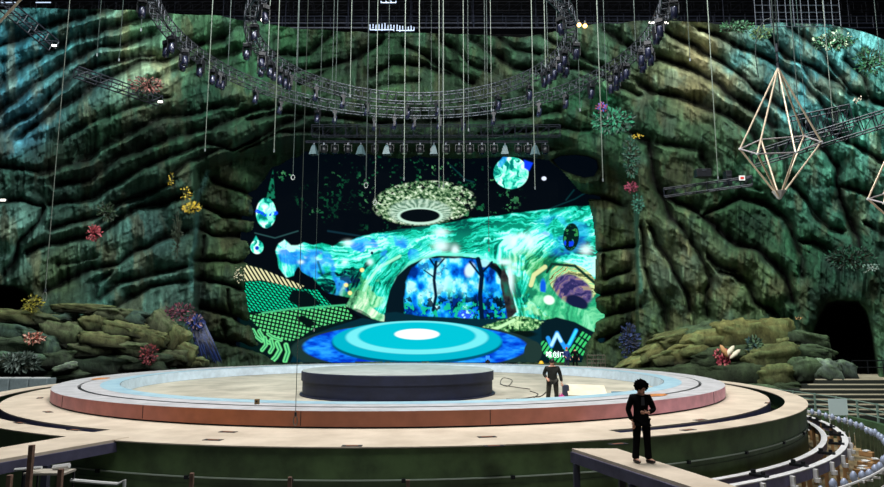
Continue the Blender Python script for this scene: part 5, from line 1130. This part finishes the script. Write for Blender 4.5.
# blue fittings seen above the drum edge
p = at(488, 368, 50); t = empty('floor_lamp', (p[0], 50.3, .0), 0, 'small floor lamp with blue light behind the round platform', 'lamp')
MB().tube((0, 0, .4), (0, 0, .8), .18, 10).build('lamp_body', M_BLACK, t); MB().box((0, -.05, .9), (.3, .2, .35)).build('lamp_head', mat('blue_glow', (30, 110, 220), emit=(20, 110, 230), estr=1), t); MB().box((0, 0, .2), (.1, .1, .45)).build('stand', M_BLACK, t)
# barrier frames right of the people
for k in range(2):
    p = at(592 + k * 9, 371, 53); t = empty('barrier_frame', (p[0], 53, -.05), 0, ['dark metal barrier frame left one before the right column', 'dark metal barrier frame right one before the right column'][k], 'barrier'); mt = mat('barrier_steel', (92, 84, 74), .5, .3)
    MB().tube((-.36, 0, 0), (-.36, 0, 1.1), .035).build('upright', mt, t); MB().tube((.36, 0, 0), (.36, 0, 1.1), .035).build('upright', mt, t)
    mb = MB()
    for z in (.15, .45, .75, 1.08): mb.tube((-.36, 0, z), (.36, 0, z), .03)
    mb.build('crossbar', mt, t); MB().tube((0, 0, .15), (0, 0, .75), .03).tube((.15, 0, .45), (.15, 0, 1.08), .03).build('centre_bar', mt, t)
# low white bench at the back of the inner floor
a0 = angp(506, 372, .1)[0]; t = empty('low_curb', (CX, CY, 0), label='low white step along the inside of the ring behind the worker', cat='step')
am = angp(600, 383, .1)[0]
# floor cables
M_WIRE = mat('wire_dark', (60, 56, 52), .6)
def floorwire(pts, lb, r=.02, z=.03):
    P = [Vector(at_z(x, y, z)) for x, y in pts]; Q = []
    for i in range(len(P) - 1):
        a = P[max(i - 1, 0)]; b = P[i]; c = P[i + 1]; d = P[min(i + 2, len(P) - 1)]
        for k in range(6):
            u = k / 6; Q.append(.5 * ((2 * b) + (c - a) * u + (2 * a - 5 * b + 4 * c - d) * u * u + (3 * b - a - 3 * c + d) * u ** 3))
    Q.append(P[-1]); o = MB().path(Q, r, 5).build('floor_wire', M_WIRE); tag(o, lb, 'wire')
floorwire([(500, 384), (508, 386), (512, 380), (503, 378), (501, 384), (515, 387), (530, 389)], 'looped black wire on the stage floor right of the platform')
floorwire([(506, 399), (520, 399), (532, 397), (541, 396), (546, 392)], 'long black wire on the stage floor left of the worker')
floorwire([(530, 391), (538, 394), (534, 398), (541, 400)], 'short black wire near the worker feet')
bpy.data.objects.remove(t, do_unlink=True)
# outer coil on ring
o = MB().path([Vector(at(599 + math.cos(a) * 2.5 + 0, 377 + math.sin(a) * 4, 46.5)) for a in [2 * PI * i / 18 for i in range(18)]], .03, 6, True).build('hose_loop', M_WIRE); tag(o, 'dark hose loop hanging over the inner ring wall', 'hose')
p = at_z(257, 404.5, ZR); t = empty('junction_box', (p[0], p[1], ZR), 0, 'small brown junction box on the front of the ring curb', 'box'); bevel(MB().box((0, 0, .09), (.14, .12, .16)).build('box_body', mat('brown_box', (120, 96, 60), .6), t), .01); MB().box((0, -.065, .1), (.05, .012, .05)).build('socket', M_BLACK, t)
# ================================================================== LIGHT
W = bpy.data.worlds.new('world'); S.world = W; W.use_nodes = True; W.node_tree.nodes['Background'].inputs[0].default_value = (.35, .5, .6, 1); W.node_tree.nodes['Background'].inputs[1].default_value = .06
def area(name, loc, tgt, size, power, col, sy=None):
    l = bpy.data.lights.new(name, 'AREA'); l.energy = power; l.color = col; l.shape = 'RECTANGLE'; l.size = size; l.size_y = sy or size
    o = bpy.data.objects.new(name, l); COL.objects.link(o); o.location = loc; d = Vector(tgt) - Vector(loc); o.rotation_euler = d.to_track_quat('-Z', 'Y').to_euler(); return o
def spot(name, loc, tgt, power, col, ang, blend=.6, r=.4):
    l = bpy.data.lights.new(name, 'SPOT'); l.energy = power; l.color = col; l.spot_size = math.radians(ang); l.spot_blend = blend; l.shadow_soft_size = r
    o = bpy.data.objects.new(name, l); COL.objects.link(o); o.location = loc; d = Vector(tgt) - Vector(loc); o.rotation_euler = d.to_track_quat('-Z', 'Y').to_euler(); return o
area('house_light', (0, 22, 33), (0, 36, 0), 12, 11500, (1, .96, .93), 8)
area('wall_wash_left', (-16, 26, 34), (-24, 52, 12), 2.2, 10500, (.92, 1, .97), 2)
area('wall_wash_right', (16, 26, 34), (22, 50, 12), 2.2, 10500, (.95, 1, .95), 2)
area('front_fill', (0, 8, 26), (0, 50, 6), 10, 4500, (.95, 1, .98), 4)
spot('cool_spot_left', (-22, 28, 30), (-33, 47, 22), 9000, (.55, .9, 1), 44)
spot('cool_spot_right', (20, 26, 30), (30, 46, 20), 12000, (.6, .95, 1), 50)
spot('warm_spot_right', (12, 34, 30), (19, 50, 23), 3500, (1, .92, .72), 30)
spot('warm_spot_left', (-18, 34, 30), (-24, 49, 24), 2200, (.95, 1, .8), 22)
spot('cyan_ring_left', (-12, 50, 14), (-14, 42, 0), 500, (.3, .85, 1), 70)
S.view_settings.view_transform = 'Standard'; S.view_settings.look = 'None'; S.view_settings.exposure = 0; S.view_settings.gamma = 1
S.cycles.max_bounces = 6; S.cycles.use_denoising = True
S.cycles.sample_clamp_indirect = 4
